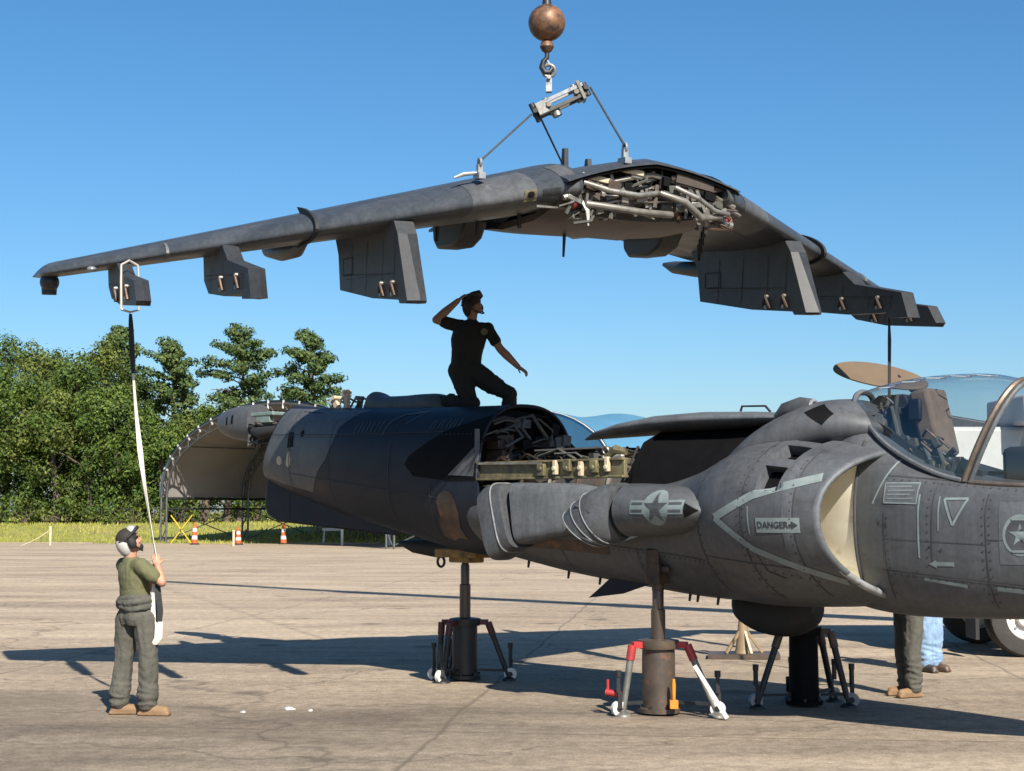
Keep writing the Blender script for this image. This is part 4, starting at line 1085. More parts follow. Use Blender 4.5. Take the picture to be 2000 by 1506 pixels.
def arcs(tab, k0, k1, n=28, step=.05):
    xs = [a[0] for a in tab]; q = np.linspace(xs[0], xs[-1], int((xs[-1]-xs[0])/step)+2); pr = catmull(xs, [a[1:] for a in tab], q)
    out = []
    for i, (s_, (w_, zb_, zt_)) in enumerate(zip(q, pr)):
        k = k0+(k1-k0)*i/(len(q)-1); ring = []
        for j in range(n+1):
            a = pi*j/n; y = -w_*math.copysign(abs(cos(a))**.85, cos(a)); hz = abs(sin(a))**.9
            ring.append(Vector((s_+k*hz, y, zb_+(zt_-zb_)*hz)))
        out.append(ring)
    return out
ca = arcs(ct, 0, .36)
mb = MB(); mb.rings(ca, False, (False, False)); mb.build('canopy_glass', M_GLASS, FUS, fix=True)
wt = [(6.72, .475, 2.20, 3.06), (7.0, .46, 2.18, 2.92), (7.35, .40, 2.16, 2.66), (7.7, .28, 2.15, 2.36), (7.9, .16, 2.14, 2.2)]
wa = arcs(wt, .36, 0)
mb = MB(); mb.rings(wa, False, (False, False)); mb.build('windshield_glass', M_GLASS, FUS, fix=True)
mb = MB(); mb.tube(ca[-1], .030, 8); mb.build('windshield_arch', M_BRONZE, FUS)
mb = MB(); mb.tube([p+Vector((.055, 0, -.01)) for p in ca[-1]], .022, 8); mb.build('canopy_arch', M_FUSL, FUS)
mb = MB(); mb.tube(ca[0], .028, 8); mb.tube([r[0] for r in ca], .024, 8); mb.tube([r[-1] for r in ca], .024, 8); mb.build('canopy_rail', M_FUSL, FUS)
mb = MB(); mb.tube([r[0] for r in wa], .022, 8); mb.tube([r[-1] for r in wa], .022, 8); mb.build('windshield_rail', M_BRONZE, FUS)
# det cord squiggle on the canopy
mb = MB(); pts = []
for i in range(2, len(ca)-4): pts.append(ca[i][14+(1 if i % 4 < 2 else -1)]+Vector((0, 0, -.012)))
mb.tube(pts, .007, 5); mb.build('canopy_cord', M_WHITE, FUS)
# ejection seat
seat = []
mb = MB(); mb.box((6.14, 0, 2.74), (.20, .36, .62), Matrix.Rotation(-.22, 3, 'Y')); mb.build('seat_headrest', M_TANSEAT, FUS, bevel=.04)
mb = MB(); mb.box((5.86, 0, 2.60), (.14, .40, .60), Matrix.Rotation(-.22, 3, 'Y')); mb.build('seat_back', M_RUBBER, FUS, bevel=.03)
mb = MB(); mb.box((6.06, -.19, 2.86), (.13, .05, .20)); mb.box((6.0, .19, 2.86), (.13, .05, .2)); mb.build('seat_drogue_box', M_FUSD, FUS, bevel=.02)
for i, (a, b) in enumerate([((5.78, -.22, 2.45), (5.90, -.22, 3.0)), ((5.70, -.18, 2.6), (5.78, -.18, 2.98)), ((5.95, -.25, 2.35), (5.85, -.24, 2.9)), ((6.15, -.28, 2.3), (6.02, -.27, 2.62)),
                             ((6.3, -.3, 2.25), (6.18, -.28, 2.55)), ((6.42, -.32, 2.25), (6.34, -.3, 2.5)), ((5.62, -.1, 2.7), (5.66, -.1, 2.95))]):
    mb = MB(); mb.tube([a, Vector(a).lerp(Vector(b), .5)+Vector((.02, 0, 0)), b], [.02, .026, .018], 8); mb.build('seat_rail', [M_CABLE, M_FUSL, M_CABLE][i % 3], FUS)
mb = MB(); mb.prism([(5.5, 2.75), (5.95, 2.3), (6.0, 2.75), (5.85, 3.02), (5.6, 3.02), (5.5, 2.95)], (0, .06, 0), (1, 0, 0), (0, 0, 1), (0, 1, 0), .20); mb.build('cockpit_rear_deck', M_RUBBER, FUS)
mb = MB(); mb.prism([(5.6, 2.62), (6.75, 2.05), (6.75, 2.30), (6.2, 2.46), (5.72, 2.78)], (0, -.05, 0), (1, 0, 0), (0, 0, 1), (0, 1, 0), .5); mb.build('cockpit_tub', M_RUBBER, FUS)
for i in range(34):
    mb = MB(); s0 = rg.uniform(5.55, 6.3); y = rg.uniform(-.30, -.10); z = 2.56+rg.uniform(.0, .36)
    if s0 > 5.8: z -= .2
    if i % 2: mb.box((s0, y, z), (rg.uniform(.04, .1), .06, rg.uniform(.04, .1)), Matrix.Rotation(rg.uniform(-.6, .6), 3, 'Y'))
    else: mb.tube([(s0, y, z), (s0+.06, y-.03, z+.06), (s0+.14, y, z-.02)], .013, 6)
    mb.build('seat_gear', [M_FUSL, M_RUBBER, M_HOT, M_CABLE][i % 4], FUS)
for i in range(10):
    mb = MB(); s0 = 6.2+i*.05; mb.box((s0, -.30, 2.30+.06*rg.random()), (.05, .07, .10+.1*rg.random()), Matrix.Rotation(rg.uniform(-.7, .7), 3, 'Y')); mb.build('side_console', [M_PRIMER, M_RUBBER, M_CABLE, M_HOT][i % 4], FUS, bevel=.008)
mb = MB(); mb.tube([(6.3, -.12, 2.3), (6.33, -.12, 2.45), (6.40, -.12, 2.5)], [.02, .018, .028], 8); mb.build('control_stick', M_RUBBER, FUS)
mb = MB(); mb.box((7.2, 0, 2.33), (.55, .62, .34)); mb.build('glare_shield', M_RUBBER, FUS, bevel=.06)
mb = MB(); mb.prism([(-.12, 0), (.12, 0), (.09, .2), (-.09, .2)], (7.02, 0, 2.5), (0, 1, 0), (.25, 0, 1), (1, 0, -.25), .01); mb.build('head_up_glass', M_GLASS, FUS)
mb = MB()
for sy in (-.13, .13): mb.beam((7.02, sy, 2.48), (7.08, sy*.8, 2.74), .02)
mb.build('head_up_frame', M_CABLE, FUS)
mb = MB(); mb.cyl((6.93, -.12, 2.30), (6.91, -.12, 2.30), .07); mb.cyl((6.93, .1, 2.33), (6.91, .1, 2.33), .05); mb.build('instrument_dial', M_FUSL, FUS)
# ------------------------------------------------------------------ the lifted wing
K = 1.1625
_h, _pt, _ro = .399, -.103, -.025
_f = Vector((sin(_h), -cos(_h), 0)); _s = Vector((-cos(_h), -sin(_h), 0)); _u = Vector((0, 0, 1))
_f2 = _f*cos(_pt)+_u*sin(_pt); _u2 = -_f*sin(_pt)+_u*cos(_pt)
_s3 = _s*cos(_ro)+_u2*sin(_ro); _u3 = -_s*sin(_ro)+_u2*cos(_ro)
WT = Vector((1.617, 14.0, 5.107))
WM = Matrix(((_f2.x, -_s3.x, _u3.x, WT.x), (_f2.y, -_s3.y, _u3.y, WT.y), (_f2.z, -_s3.z, _u3.z, WT.z), (0, 0, 0, 1)))
M_WTOP = pmat('wing_grey_paint', (0.062, 0.070, 0.081), (0.040, 0.046, 0.054), 1.4, 0.33, bump=0.02, bscale=25, spots=(0.045, 0.048, 0.052), spot_scale=4, spot_lo=.55, spot_hi=.72,
              stretch=(1.8, .5, 1), rough2=0.55, spec=.45, streak=(.5, 4.0, 2.0), fine=.16)
M_WLITE = pmat('wing_light_patch', (0.105, 0.11, 0.115), (0.075, 0.078, 0.083), 3, 0.5, streak=(.5, 4.0, 2.0), fine=.16)
M_PYL = pmat('pylon_grey_paint', (0.038, 0.041, 0.046), (0.023, 0.025, 0.028), 3, 0.55, streak=(3, 3, .4), fine=.2, spots=(0.03, 0.03, 0.033), spot_scale=6)
M_BROWN = pmat('stained_wing_belly', (0.095, 0.07, 0.056), (0.05, 0.038, 0.032), 3, 0.55, spots=(0.06, 0.045, 0.04), spot_scale=5)
M_PIPE = pmat('bare_pipe', (0.29, 0.27, 0.235), (0.15, 0.14, 0.12), 9, 0.38, 0.4)
M_RED = pmat('red_cover', (0.28, 0.03, 0.022), (0.16, 0.02, 0.015), 8, 0.55)
WING = thing('jet_wing', 'complete grey jet wing with pylons, hoisted level in a crane sling', 'aircraft wing')
WING.matrix_world = WM
TS, TA = tan(radians(36)), tan(radians(10.5))
def wLE(u): return Vector((-abs(u)*TS, -u, -abs(u)*TA))*K       # u positive = starboard
def chord(u): return (3.75-abs(u)/4.6*2.6)*K
def naca(t, x):
    return 5*t*(0.2969*math.sqrt(max(x, 0))-0.126*x-0.3516*x*x+0.2843*x**3-0.1036*x**4)
XS = [0, .004, .012, .025, .05, .085, .13, .2, .3, .42, .55, .7, .85, 1.0]
def section(u, shrink=1.0):
    c = chord(u); t = (.118-.012*abs(u)/4.6); le = wLE(u)
    up_ = [le+Vector((-x*c, 0, naca(t, x)*c*1.05*shrink+.02*c*sin(pi*x**.7)*shrink)) for x in XS]
    lo = [le+Vector((-x*c, 0, -naca(t, x)*c*.95*shrink+.012*c*sin(pi*x**.7)*shrink)) for x in XS[1:-1]]
    return up_+lo[::-1]
for sg in (1, -1):
    us = list(np.linspace(.674, 4.45, 26))
    mb = MB(); rs = [section(sg*u) for u in us]
    for k, (du, shk) in enumerate(((.05, .97), (.09, .88), (.12, .66), (.135, .3))):   # rounded tip
        r = section(sg*(4.45+du), shk); c = sum(r, Vector())/len(r)
        rs.append([c+(p-c)*(1-.07*k) for p in r])
    mb.rings(rs, True, (True, True))
    pan = mb.build('wing_panel', M_WTOP, WING, angle=60)
    b_pan = bvh_of(pan)
    up_d = lambda nm, loops, m, off=.004, b_=b_pan: decal(nm, loops, (0, 0, 0), (1, 0, 0), (0, 1, 0), (0, 0, -1), b_, m, WING, off, .15)
    dn_d = lambda nm, loops, m, off=.004, b_=b_pan: decal(nm, loops, (0, 0, 0), (1, 0, 0), (0, 1, 0), (0, 0, 1), b_, m, WING, off, .15)
    # seams: leading edge strip, spar lines, flap and aileron hinge
    def line(fr, u0, u1, w=.012):
        return band([(wLE(sg*u).x-chord(u)*fr, wLE(sg*u).y) for u in np.linspace(u0, u1, 5)], w)
    up_d('wing_seam', line(.14, .75, 4.4)+line(.72, .75, 4.3)+line(.45, .75, 4.2), M_LINE)
    dn_d('wing_seam', line(.14, .75, 4.4)+line(.72, .75, 4.3), M_LINE)
    # lighter leading-edge sleeve near the root
    for (u0, u1, mt, nm) in ((.70, .80, M_WLITE, 'root_sleeve'), (.98, 1.42, M_WLITE, 'sleeve_panel')):
        mb = MB(); rs = []
        for u in np.linspace(u0, u1, 4):
            r = section(sg*u); le = wLE(sg*u)
            pts = r[:7][::-1]+r[-6:][::-1]; ctr = le+Vector((-.15, 0, 0))
            rs.append([ctr+(p-ctr)*1.03 for p in pts])
        mb.rings(rs, False, (False, False)); mb.build(nm, mt, WING, angle=70)
    if sg == 1:
        lp_ = wLE(1.02)
        decal('yellow_placard', [rect(-.05, -.05, .05, .05)], lp_, (0, 1, 0), (.25, 0, .97), (-1, 0, -.2), b_pan, M_PRIMER, WING, .012, .1)
        decal('placard_symbol', [circle_loop(0, 0, .028, 10)], lp_, (0, 1, 0), (.25, 0, .97), (-1, 0, -.2), b_pan, M_BLACK, WING, .016, .1)
        lp_ = wLE(.88)
        decal('dark_panel', [rect(-.07, -.07, .07, .03)], lp_, (0, 1, 0), (.25, 0, .97), (-1, 0, -.2), b_pan, M_PYL, WING, .012, .1)
    # leading-edge fence wrapping over the nose of the section
    for u, grow, ln in ((2.53, .075, 8), (3.62, .012, 6)):
        r = section(sg*u); le = wLE(sg*u); pts = r[:ln][::-1]+r[-(ln-1):][::-1]
        ctr = le+Vector((-.22, 0, 0)); mb = MB()
        outer = [ctr+(p-ctr)*(1+grow/.2) for p in pts]
        mb.rings([[p+Vector((0, .015*s_, 0)) for p in seq] for seq, s_ in ((pts, -1), (outer, -1), (outer, 1), (pts, 1))], False, (False, False))
        mb.build('leading_edge_fence', M_RUBBER if grow > .05 else M_FUSL, WING)
    # tip reaction valve
    tip = wLE(sg*4.5); mb = MB()
    mb.ell(tip+Vector((-.30*K, 0, -.10)), (.16, .10, .10)); mb.cyl(tip+Vector((-.32*K, 0, -.06)), tip+Vector((-.32*K, 0, -.23)), .085, .075); mb.build('tip_valve', M_PYL, WING)
    mb = MB(); mb.ell(wLE(sg*4.2)+Vector((.0, 0, -.04)), (.06, .05, .03)); mb.build('tip_lamp', M_LIP, WING)
    # pylons: profile x forward of the leading edge, z below it
    for nm, u, prof, th in (('inboard_pylon', 1.9, [(.0, -.05), (.10, -.16), (.46, -.72), (.44, -.74), (.18, -.74), (.15, -.71), (-.55, -.68), (-1.55, -.58), (-1.62, -.25), (-1.75, -.06), (-1.2, .0)], .17),
                            ('mid_pylon', 3.15, [(.0, -.02), (.30, -.16), (1.05, -.26), (1.16, -.50), (.86, -.50), (.82, -.45), (.1, -.46), (-.55, -.42), (-.75, -.30), (-.8, -.05)], .14),
                            ('outer_pylon', 3.95, [(.0, -.03), (.3, -.14), (.98, -.21), (1.12, -.38), (1.08, -.42), (.3, -.40), (-.3, -.33), (-.5, -.22), (-.55, -.05)], .12)):
        le = wLE(sg*u); mb = MB()
        def pl(y, sx=1.0):
            return [le+Vector((p[0]*K if p[0] < .2 or abs(y) < .01 else (p[0]-abs(y)*.9)*K, y, p[1]*K)) for p in prof]
        h_ = th*K/2
        mb.rings([pl(-h_), pl(-h_*.55) if False else pl(0.0), pl(h_)], True, (True, True))
        py = mb.build(nm, M_PYL, WING, angle=20)
        # sway braces and bolts near the bottom
        for bx in (.02, .62) if nm != 'inboard_pylon' else (-.28, .02):
            for dz in (0, .11):
                mb = MB(); z0 = (prof[5][1]+.05+dz*.9)*K
                mb.cyl(le+Vector((bx*K, -h_-.03, z0)), le+Vector((bx*K, h_+.03, z0)), .022)
                mb.build('sway_brace', M_ALU, py)
            mb = MB(); mb.tube([le+Vector((bx*K-.07, -h_-.015, z0-.10)), le+Vector((bx*K, -h_-.03, z0)), le+Vector((bx*K+.07, -h_-.015, z0-.13))], .014, 6); mb.build('brace_arm', M_HOT, py)
        pb = bvh_of(py)
        pd = lambda n2, loops, m2=M_LINE: decal(n2, loops, le, (K, 0, 0), (0, 0, K), (0, 1, 0), pb, m2, WING, .004, .25)
        zt_, zb_ = (-.12, -.55) if nm == 'inboard_pylon' else (-.12, -.36) if nm == 'mid_pylon' else (-.10, -.30)
        xs_ = (-1.2, -.75, -.3, .02) if nm == 'inboard_pylon' else (-.45, .0, .45, .8) if nm == 'mid_pylon' else (-.25, .2, .6)
        pd('pylon_seam', [q_ for x_ in xs_ for q_ in band([(x_, zb_-.06), (x_+.03, zt_-.06 if x_ < .1 else zt_-.16)], .010)]+band([(xs_[0]-.2, zb_+.10), (xs_[-1], zb_+.06)], .010))
        struct(pd('fastener_row', [circle_loop(xs_[0]-.15+i_*.055, zb_+.06, .007, 6) for i_ in range(int((xs_[-1]-xs_[0]+.1)/.055))]), 'stuff')
        if nm == 'inboard_pylon':
            pd('pylon_hatch', band([(-1.45, -.45), (-1.15, -.45), (-1.15, -.30), (-1.45, -.30), (-1.45, -.45)], .014))
    # outrigger fairing, flap hinge pods
    le = wLE(sg*2.3); c = chord(2.3)
    mb = MB(); mb.tube([le+Vector((-c*.55, 0, -.10)), le+Vector((-c*.68, 0, -.15)), le+Vector((-c*.9, 0, -.14)), le+Vector((-c*1.1, 0, -.09)), le+Vector((-c*1.2, 0, -.04))], [.03, .09, .11, .09, .03], 16, flat=.9)
    mb.build('outrigger_fairing', M_PYL, WING)
    le = wLE(sg*1.0)
    mb = MB(); mb.prism([(-2.0*K, -.14), (-2.15*K, -.32), (-2.35*K, -.40), (-2.75*K, -.40), (-2.86*K, -.30), (-2.9*K, -.05)], (0, le.y, le.z), (1, 0, 0), (0, 0, 1), (0, 1, 0), .26)
    mb.build('flap_hinge_fairing', M_PYL, WING, bevel=.03)
    for k in range(4):
        mb = MB(); u = .9+.22*k; l2 = wLE(sg*u); x = -.62*K-.3*k
        mb.cyl(l2+Vector((x, 0, -.04)), l2+Vector((x, 0, -.30)), .025, .018); mb.build('drain_stub', M_DARKSTEEL, WING)
# centre section -------------------------------------------------------
us = np.linspace(-.80, .80, 17)
def ctop(u): return (.17-.10*abs(u)-.17*u*u)*K
def cbot(u): return (-.33-.02*abs(u)+.10*u*u)*K
rs = []
for x, dz, th in ((-.50, -.055, .012), (-.56, -.03, .03), (-.7, .01, .05), (-1.3, .04, .2), (-2.0, .02, .4), (-2.8, -.08, .3), (-3.5, -.20, .1), (-3.85, -.26, .03)):
    top = [Vector((x*K, -u*K, ctop(u)+dz-.02)) for u in us]
    bot = [Vector((x*K, -u*K, ctop(u)+dz-.02-th)) for u in us[::-1]]
    rs.append(top+bot)
mb = MB(); mb.rings(rs[:], True, (True, True)); mb.build('centre_upper_skin', M_WTOP, WING, angle=30)
mb = MB(); rb = []
for x, z in ((-.62, -.22), (-.75, -.30), (-1.2, -.39), (-1.9, -.42), (-2.6, -.36), (-3.2, -.22), (-3.5, -.10)):
    rb.append([Vector((x*K, -u*K, (z+.10*u*u-.04*abs(u))*K)) for u in us]+[Vector((x*K, -u*K, (z+.10*u*u-.04*abs(u)+.06)*K)) for u in us[::-1]])
mb.rings(rb); mb.build('centre_belly_panel', M_BROWN, WING, angle=50)
mb = MB(); mb.prism([(-u*K, ctop(u)*1.0-.04) for u in us]+[(-u*K, (-.36+.16*u*u)*K) for u in us[::-1]], (-.80*K, 0, 0), (0, 1, 0), (0, 0, 1), (1, 0, 0), .05); mb.build('front_spar', M_CABLE, WING)
# open front of the centre section: ribs, ducts, pipes, valves, bundles
mb = MB(); mb.tube([(-.60*K, -u*K, ctop(u)-.18-.06*abs(u)) for u in us], .028, 8); mb.build('cross_pipe', M_PIPE, WING)
mb = MB(); mb.tube([(-.53*K, -u*K, ctop(u)-.105) for u in us], .016, 8); mb.build('skin_edge_rail', M_BLACK, WING)
mb = MB(); mb.tube([(-.52*K, .05, -.16), (-.45*K, .28, -.24), (-.48*K, .48, -.38), (-.52*K, .72, -.36), (-.6*K, .82, -.28)], [.026, .036, .036, .034, .03], 14); mb.build('bleed_air_duct', M_PIPE, WING)
mb = MB(); mb.tube([(-.50*K, .20, -.10), (-.44*K, .42, -.20), (-.46*K, .62, -.31), (-.5*K, .80, -.33)], .024, 10); mb.build('bleed_air_duct', M_ALU, WING)
mb = MB(); mb.tube([(-.55*K, -.75, -.10), (-.5*K, -.5, -.17), (-.5*K, -.2, -.20), (-.55*K, .05, -.16)], .028, 12); mb.build('bleed_air_duct', M_ALU, WING)
mb = MB(); mb.tube([(-.55*K, -.72, -.30), (-.5*K, -.45, -.33), (-.5*K, -.1, -.36), (-.55*K, .2, -.36)], .033, 12); mb.build('hydraulic_actuator', M_PIPE, WING)
rg = random.Random(21)
for i in range(190):
    u = rg.uniform(-.74, .74); z = ctop(u)-rg.uniform(.17, .47); x = -rg.uniform(.56, .72)*K; mb = MB()
    k = i % 5
    if k == 0: mb.box((x, -u*K, z), (.10, rg.uniform(.05, .16), rg.uniform(.04, .10)), Matrix.Rotation(rg.uniform(-.4, .4), 3, 'X'))
    elif k == 1: mb.tube([(x, -u*K, z), (x+.05, -u*K+rg.uniform(-.2, .2), z-rg.uniform(.0, .1)), (x, -u*K+rg.uniform(-.35, .35), z-rg.uniform(.02, .15))], rg.uniform(.008, .018), 6)
    elif k == 2: mb.cyl((x, -u*K-.06, z), (x, -u*K+.06, z+rg.uniform(-.03, .03)), rg.uniform(.02, .045))
    elif k == 3: mb.beam((x, -u*K, z+.1), (x+.03, -u*K+rg.uniform(-.12, .12), z-.12), rg.uniform(.015, .03), .03)
    else: mb.torus((x+.03, -u*K, z), rg.uniform(.025, .045), .010, (1, 0, .2), 14, 6)
    nm = ('equipment_box', 'hose', 'valve', 'bracket', 'clamp_ring')[k]
    mb.build(nm, [M_ALU, M_ALU, M_CABLE, M_BLACK, M_HOT, M_PIPE, M_ENG, M_CABLE][rg.randrange(8)], WING, bevel=.006 if k == 0 else 0)
for u, w in ((-.62, .30), (-.28, .26), (.18, .22), (.52, .3)):
    mb = MB(); mb.box((-.58*K, -u*K, ctop(u)-.135), (.05, w, .055), Matrix.Rotation(.16 if u < 0 else -.16, 3, 'X')); mb.build('upper_rib_panel', M_HOT if u < 0 else M_CREAM, WING, bevel=.008)
mb = MB(); mb.box((-.56*K, .45, -.03), (.05, .42, .10), Matrix.Rotation(-.18, 3, 'X')); mb.build('upper_rib_panel', M_BROWN, WING)
# red protective plug and white streamer at the starboard root, cap at the port root
mb = MB(); mb.ell((-.62*K, -.70*K, -.28), (.05, .045, .07)); mb.build('red_plug', M_RED, WING)
mb = MB(); mb.tube([(-.60*K, -.64*K, -.26), (-.56*K, -.60*K, -.36), (-.58*K, -.58*K, -.50)], [.03, .05, .02], 8, flat=.4); mb.build('white_streamer', M_WHITE, WING)
mb = MB(); mb.ell((-.62*K, .72*K, -.38), (.06, .09, .04)); mb.build('red_plug', M_RED, WING)
for u, z, h in ((.52, .02, .26), (.30, .10, .11), (.62, .0, .07)):
    mb = MB(); mb.prism([(-.05, 0), (.05, 0), (.035, h), (-.02, h)], (-1.2*K, -u*K, ctop(u)-.03), (1, 0, 0), (0, 0, 1), (0, 1, 0), .045); mb.build('blade_antenna', M_PYL, WING)
for u, x in ((.28, -1.7),):
    mb = MB(); mb.cyl((x*K, -u*K, -.36*K), (x*K-.02, -u*K, -.62*K), .02, .012); mb.build('drain_stub', M_DARKSTEEL, WING)
mb = MB(); b = Vector((-.62*K, -.20, -.42)); mb.build('inner_fairing', M_PYL, WING) if False else None
# lifting lugs
LUG = [Vector((-1.2*K, -1.3*K, -.01*K)), Vector((-.60*K, -.25*K, ctop(.25)-.02)), Vector((-2.2*K, -.08*K, ctop(.08)-.02))]
for p in LUG:
    mb = MB(); mb.box(p+Vector((0, 0, .0)), (.16, .07, .06)); mb.box(p+Vector((0, 0, .06)), (.05, .05, .10)); mb.torus(p+Vector((0, 0, .13)), .04, .014, (0, 1, 0), 16, 6)
    mb.build('lifting_lug', M_LIP, WING)
mb = MB(); p = LUG[0]; mb.tube([p+Vector((-.02, .0, .03)), p+Vector((-.1, -.12, .02)), p+Vector((-.12, -.22, -.02))], [.03, .04, .02], 8, flat=.5); mb.build('tied_rag', M_WHITE, WING)

# ------------------------------------------------------------------ crane ball, hook and sling
M_RUST = pmat('rusty_ball', (0.34, 0.16, 0.07), (0.10, 0.055, 0.038), 7, 0.5, 0.25, bump=.3, bscale=14, spots=(0.05, 0.038, 0.034), spot_scale=6.0, spot_lo=.48, spot_hi=.62)
M_ROPE = pmat('wire_rope', (0.10, 0.10, 0.10), (0.05, 0.05, 0.05), 30, 0.5, 0.4)
BALL = Vector((.353, 15.2, 6.885))
hb = thing('crane_hook_ball', 'rusty round headache ball with hook hanging from the crane line', 'crane hook', BALL+Vector((0, 0, -.66)))
z0 = .66
mb = MB(); mb.ell((0, 0, z0), .188, 32, 20); mb.build('ball', M_RUST, hb)
mb = MB(); mb.tube([(0, 0, z0+.17), (0, 0, z0+.22), (0, 0, z0+.30)], [.05, .045, .03], 14); mb.build('rope_socket', M_DARKSTEEL, hb)
mb = MB(); mb.tube([(0, 0, z0-.185), (0, 0, z0-.205), (0, 0, z0-.25), (0, 0, z0-.29), (0, 0, z0-.31)], [.035, .06, .072, .05, .025], 18); mb.build('swivel', M_RUST, hb)
mb = MB(); mb.tube([(0, 0, z0-.30), (0, 0, z0-.36), (-.035, 0, z0-.40), (-.05, 0, z0-.46), (-.02, 0, z0-.515), (.03, 0, z0-.51), (.05, 0, z0-.47), (.045, 0, z0-.44)], [.022, .024, .028, .032, .034, .03, .022, .012], 12)
mb.build('hook', M_DARKSTEEL, hb)
mb = MB(); mb.beam((.0, 0, z0-.38), (.045, 0, z0-.45), .02, .012); mb.build('hook_latch', M_LIP, hb)
sl = thing('lifting_sling', 'small steel spreader with three thin cables between hook and wing', 'sling', (.372, 15.2, 5.95))
A = Vector((-.16, 0, .0)); B = Vector((.40, 0, .262))
mb = MB(); mb.torus((0, 0, .44), .062, .018, (0, 1, 0), 22, 8); mb.build('shackle_bow', M_PIPE, sl)
mb = MB(); mb.cyl((-.0, -.07, .36), (0, .07, .36), .02); mb.box((0, 0, .29), (.06, .07, .14)); mb.build('shackle_pin', M_LIP, sl)
d = (B-A).normalized(); nrm = Vector((-d.z, 0, d.x))
for off, yy in ((.05, -.06), (.05, .06), (-.05, -.06), (-.05, .06)):
    mb = MB(); mb.beam(A+d*.05+nrm*off+Vector((0, yy, 0)), B-d*.05+nrm*off+Vector((0, yy, 0)), .028, .035); mb.build('spreader_bar', M_LIP if off > 0 else M_CABLE, sl)
for q, r in ((.04, .10), (.28, .09), (.78, .095), (.95, .07)):
    mb = MB(); c = A.lerp(B, q); mb.cyl(c-nrm*r, c+nrm*r, .03); mb.cyl(c-Vector((0, .10, 0)), c+Vector((0, .10, 0)), .026); mb.build('spreader_pin', M_DARKSTEEL if q in (.04, .95) else M_PIPE, sl)
mb = MB(); mb.cyl(A.lerp(B, .35)-nrm*.13, A.lerp(B, .35)-nrm*.05, .05); mb.build('load_nut', M_ALU, sl)
mb = MB(); mb.box(A.lerp(B, .86), (.03, .18, .20), Matrix.Rotation(-.43, 3, 'Y')); mb.build('end_plate', M_PIPE, sl)
mb = MB(); mb.box(A.lerp(B, .16), (.10, .16, .12), Matrix.Rotation(-.43, 3, 'Y')); mb.build('end_plate', M_ALU, sl)
for end, lug in ((A-d*.02, LUG[0]), (A+d*.05-nrm*.05, LUG[2]), (B+d*.02, LUG[1])):
    tgt = WM @ (lug+Vector((0, 0, .14)))-sl.location
    mb = MB(); mb.tube([end, tgt], .011, 8); mb.build('sling_cable', M_ROPE, sl)

# ------------------------------------------------------------------ crane truck (mostly beyond the frame)
cr = thing('crane_truck', 'white crane truck parked beyond the cockpit', 'crane truck', (0, 0, 0))
M_TRUCKW = pmat('truck_white', (0.66, 0.64, 0.60), (0.55, 0.53, 0.49), 2, 0.4)
M_TYRE = pmat('tyre_rubber', (0.03, 0.028, 0.026), (0.05, 0.045, 0.04), 8, 0.85, bump=.2)
for wx in (6.95, 8.4, 13.2, 14.6):
    for wy in (21.0, 23.2):
        mb = MB(); n_ = 36
        prof = [(.30, -.15), (.42, -.17), (.50, -.15), (.53, -.11), (.53, .11), (.50, .15), (.42, .17), (.30, .15)]
        rs = [[Vector((wx+r*cos(2*pi*j/n_), wy+y, .53+r*sin(2*pi*j/n_))) for j in range(n_)] for r, y in prof]
        mb.rings(rs+[rs[0]], True, (False, False)); ty = mb.build('wheel', M_TYRE, cr)
        mb = MB(); prof = [(.31, -.13), (.29, -.14), (.27, -.04), (.14, -.02), (.12, -.10), (.02, -.11)]
        mb.rings([[Vector((wx+r*cos(2*pi*j/n_), wy+y, .53+r*sin(2*pi*j/n_))) for j in range(n_)] for r, y in prof], True, (False, True)); mb.build('rim', M_TRUCKW, ty)
        for j in range(8):
            mb = MB(); a = 2*pi*j/8; c = Vector((wx+.2*cos(a), wy-.03, .53+.2*sin(a))); mb.cyl(c, c+Vector((0, -.03, 0)), .018, n=6); mb.build('wheel_nut', M_LIP, ty)
mb = MB(); mb.box((6.22, 20.95, .62), (.05, .46, .74)); mb.build('mud_flap', M_RUBBER, cr)
mb = MB(); mb.box((10.4, 22.1, 1.18), (9.2, 2.0, .42)); mb.build('chassis', M_DARKSTEEL, cr, bevel=.02)
mb = MB(); mb.box((7.3, 22.4, 2.28), (2.8, 1.9, 1.72)); mb.build('equipment_body', M_TRUCKW, cr, bevel=.06)
mb = MB(); mb.prism([(5.75, 3.17), (7.4, 2.86), (9.5, 2.5), (9.5, 2.8), (7.4, 3.16), (5.75, 3.44)], (0, 22.4, 0), (1, 0, 0), (0, 0, 1), (0, 1, 0), .6); mb.build('boom_rest', M_PYL, cr, bevel=.03)
mb = MB(); mb.box((8.3, 21.8, 3.36), (2.6, 1.7, .42)); mb.build('upper_deck', M_TRUCKW, cr, bevel=.05)
mb = MB(); mb.box((15.2, 22.1, 2.1), (1.9, 2.3, 1.9)); mb.build('cab', M_TRUCKW, cr, bevel=.12)
mb = MB(); mb.box((15.3, 20.94, 2.55), (1.1, .02, .7)); mb.build('cab_window', M_BLACK, cr)
mb = MB(); mb.cyl((12.0, 22.0, 1.4), (12.0, 22.0, 1.8), .8, n=28); mb.box((12.0, 22.0, 2.3), (2.2, 1.9, 1.0)); mb.build('turntable', M_YELLOW, cr, bevel=.05)
BT = Vector((.353, 15.2, 25.0)); BB = Vector((12.0, 22.0, 2.6))
for q0, q1, w in ((0, .42, .62), (.38, .72, .5), (.68, 1.0, .38)):
    mb = MB(); mb.beam(BB.lerp(BT, q0), BB.lerp(BT, q1)+(Vector((.3, .18, .25)) if q1 == 1.0 else Vector()), w, w*1.1); mb.build('boom_section', M_YELLOW, cr, bevel=.03)
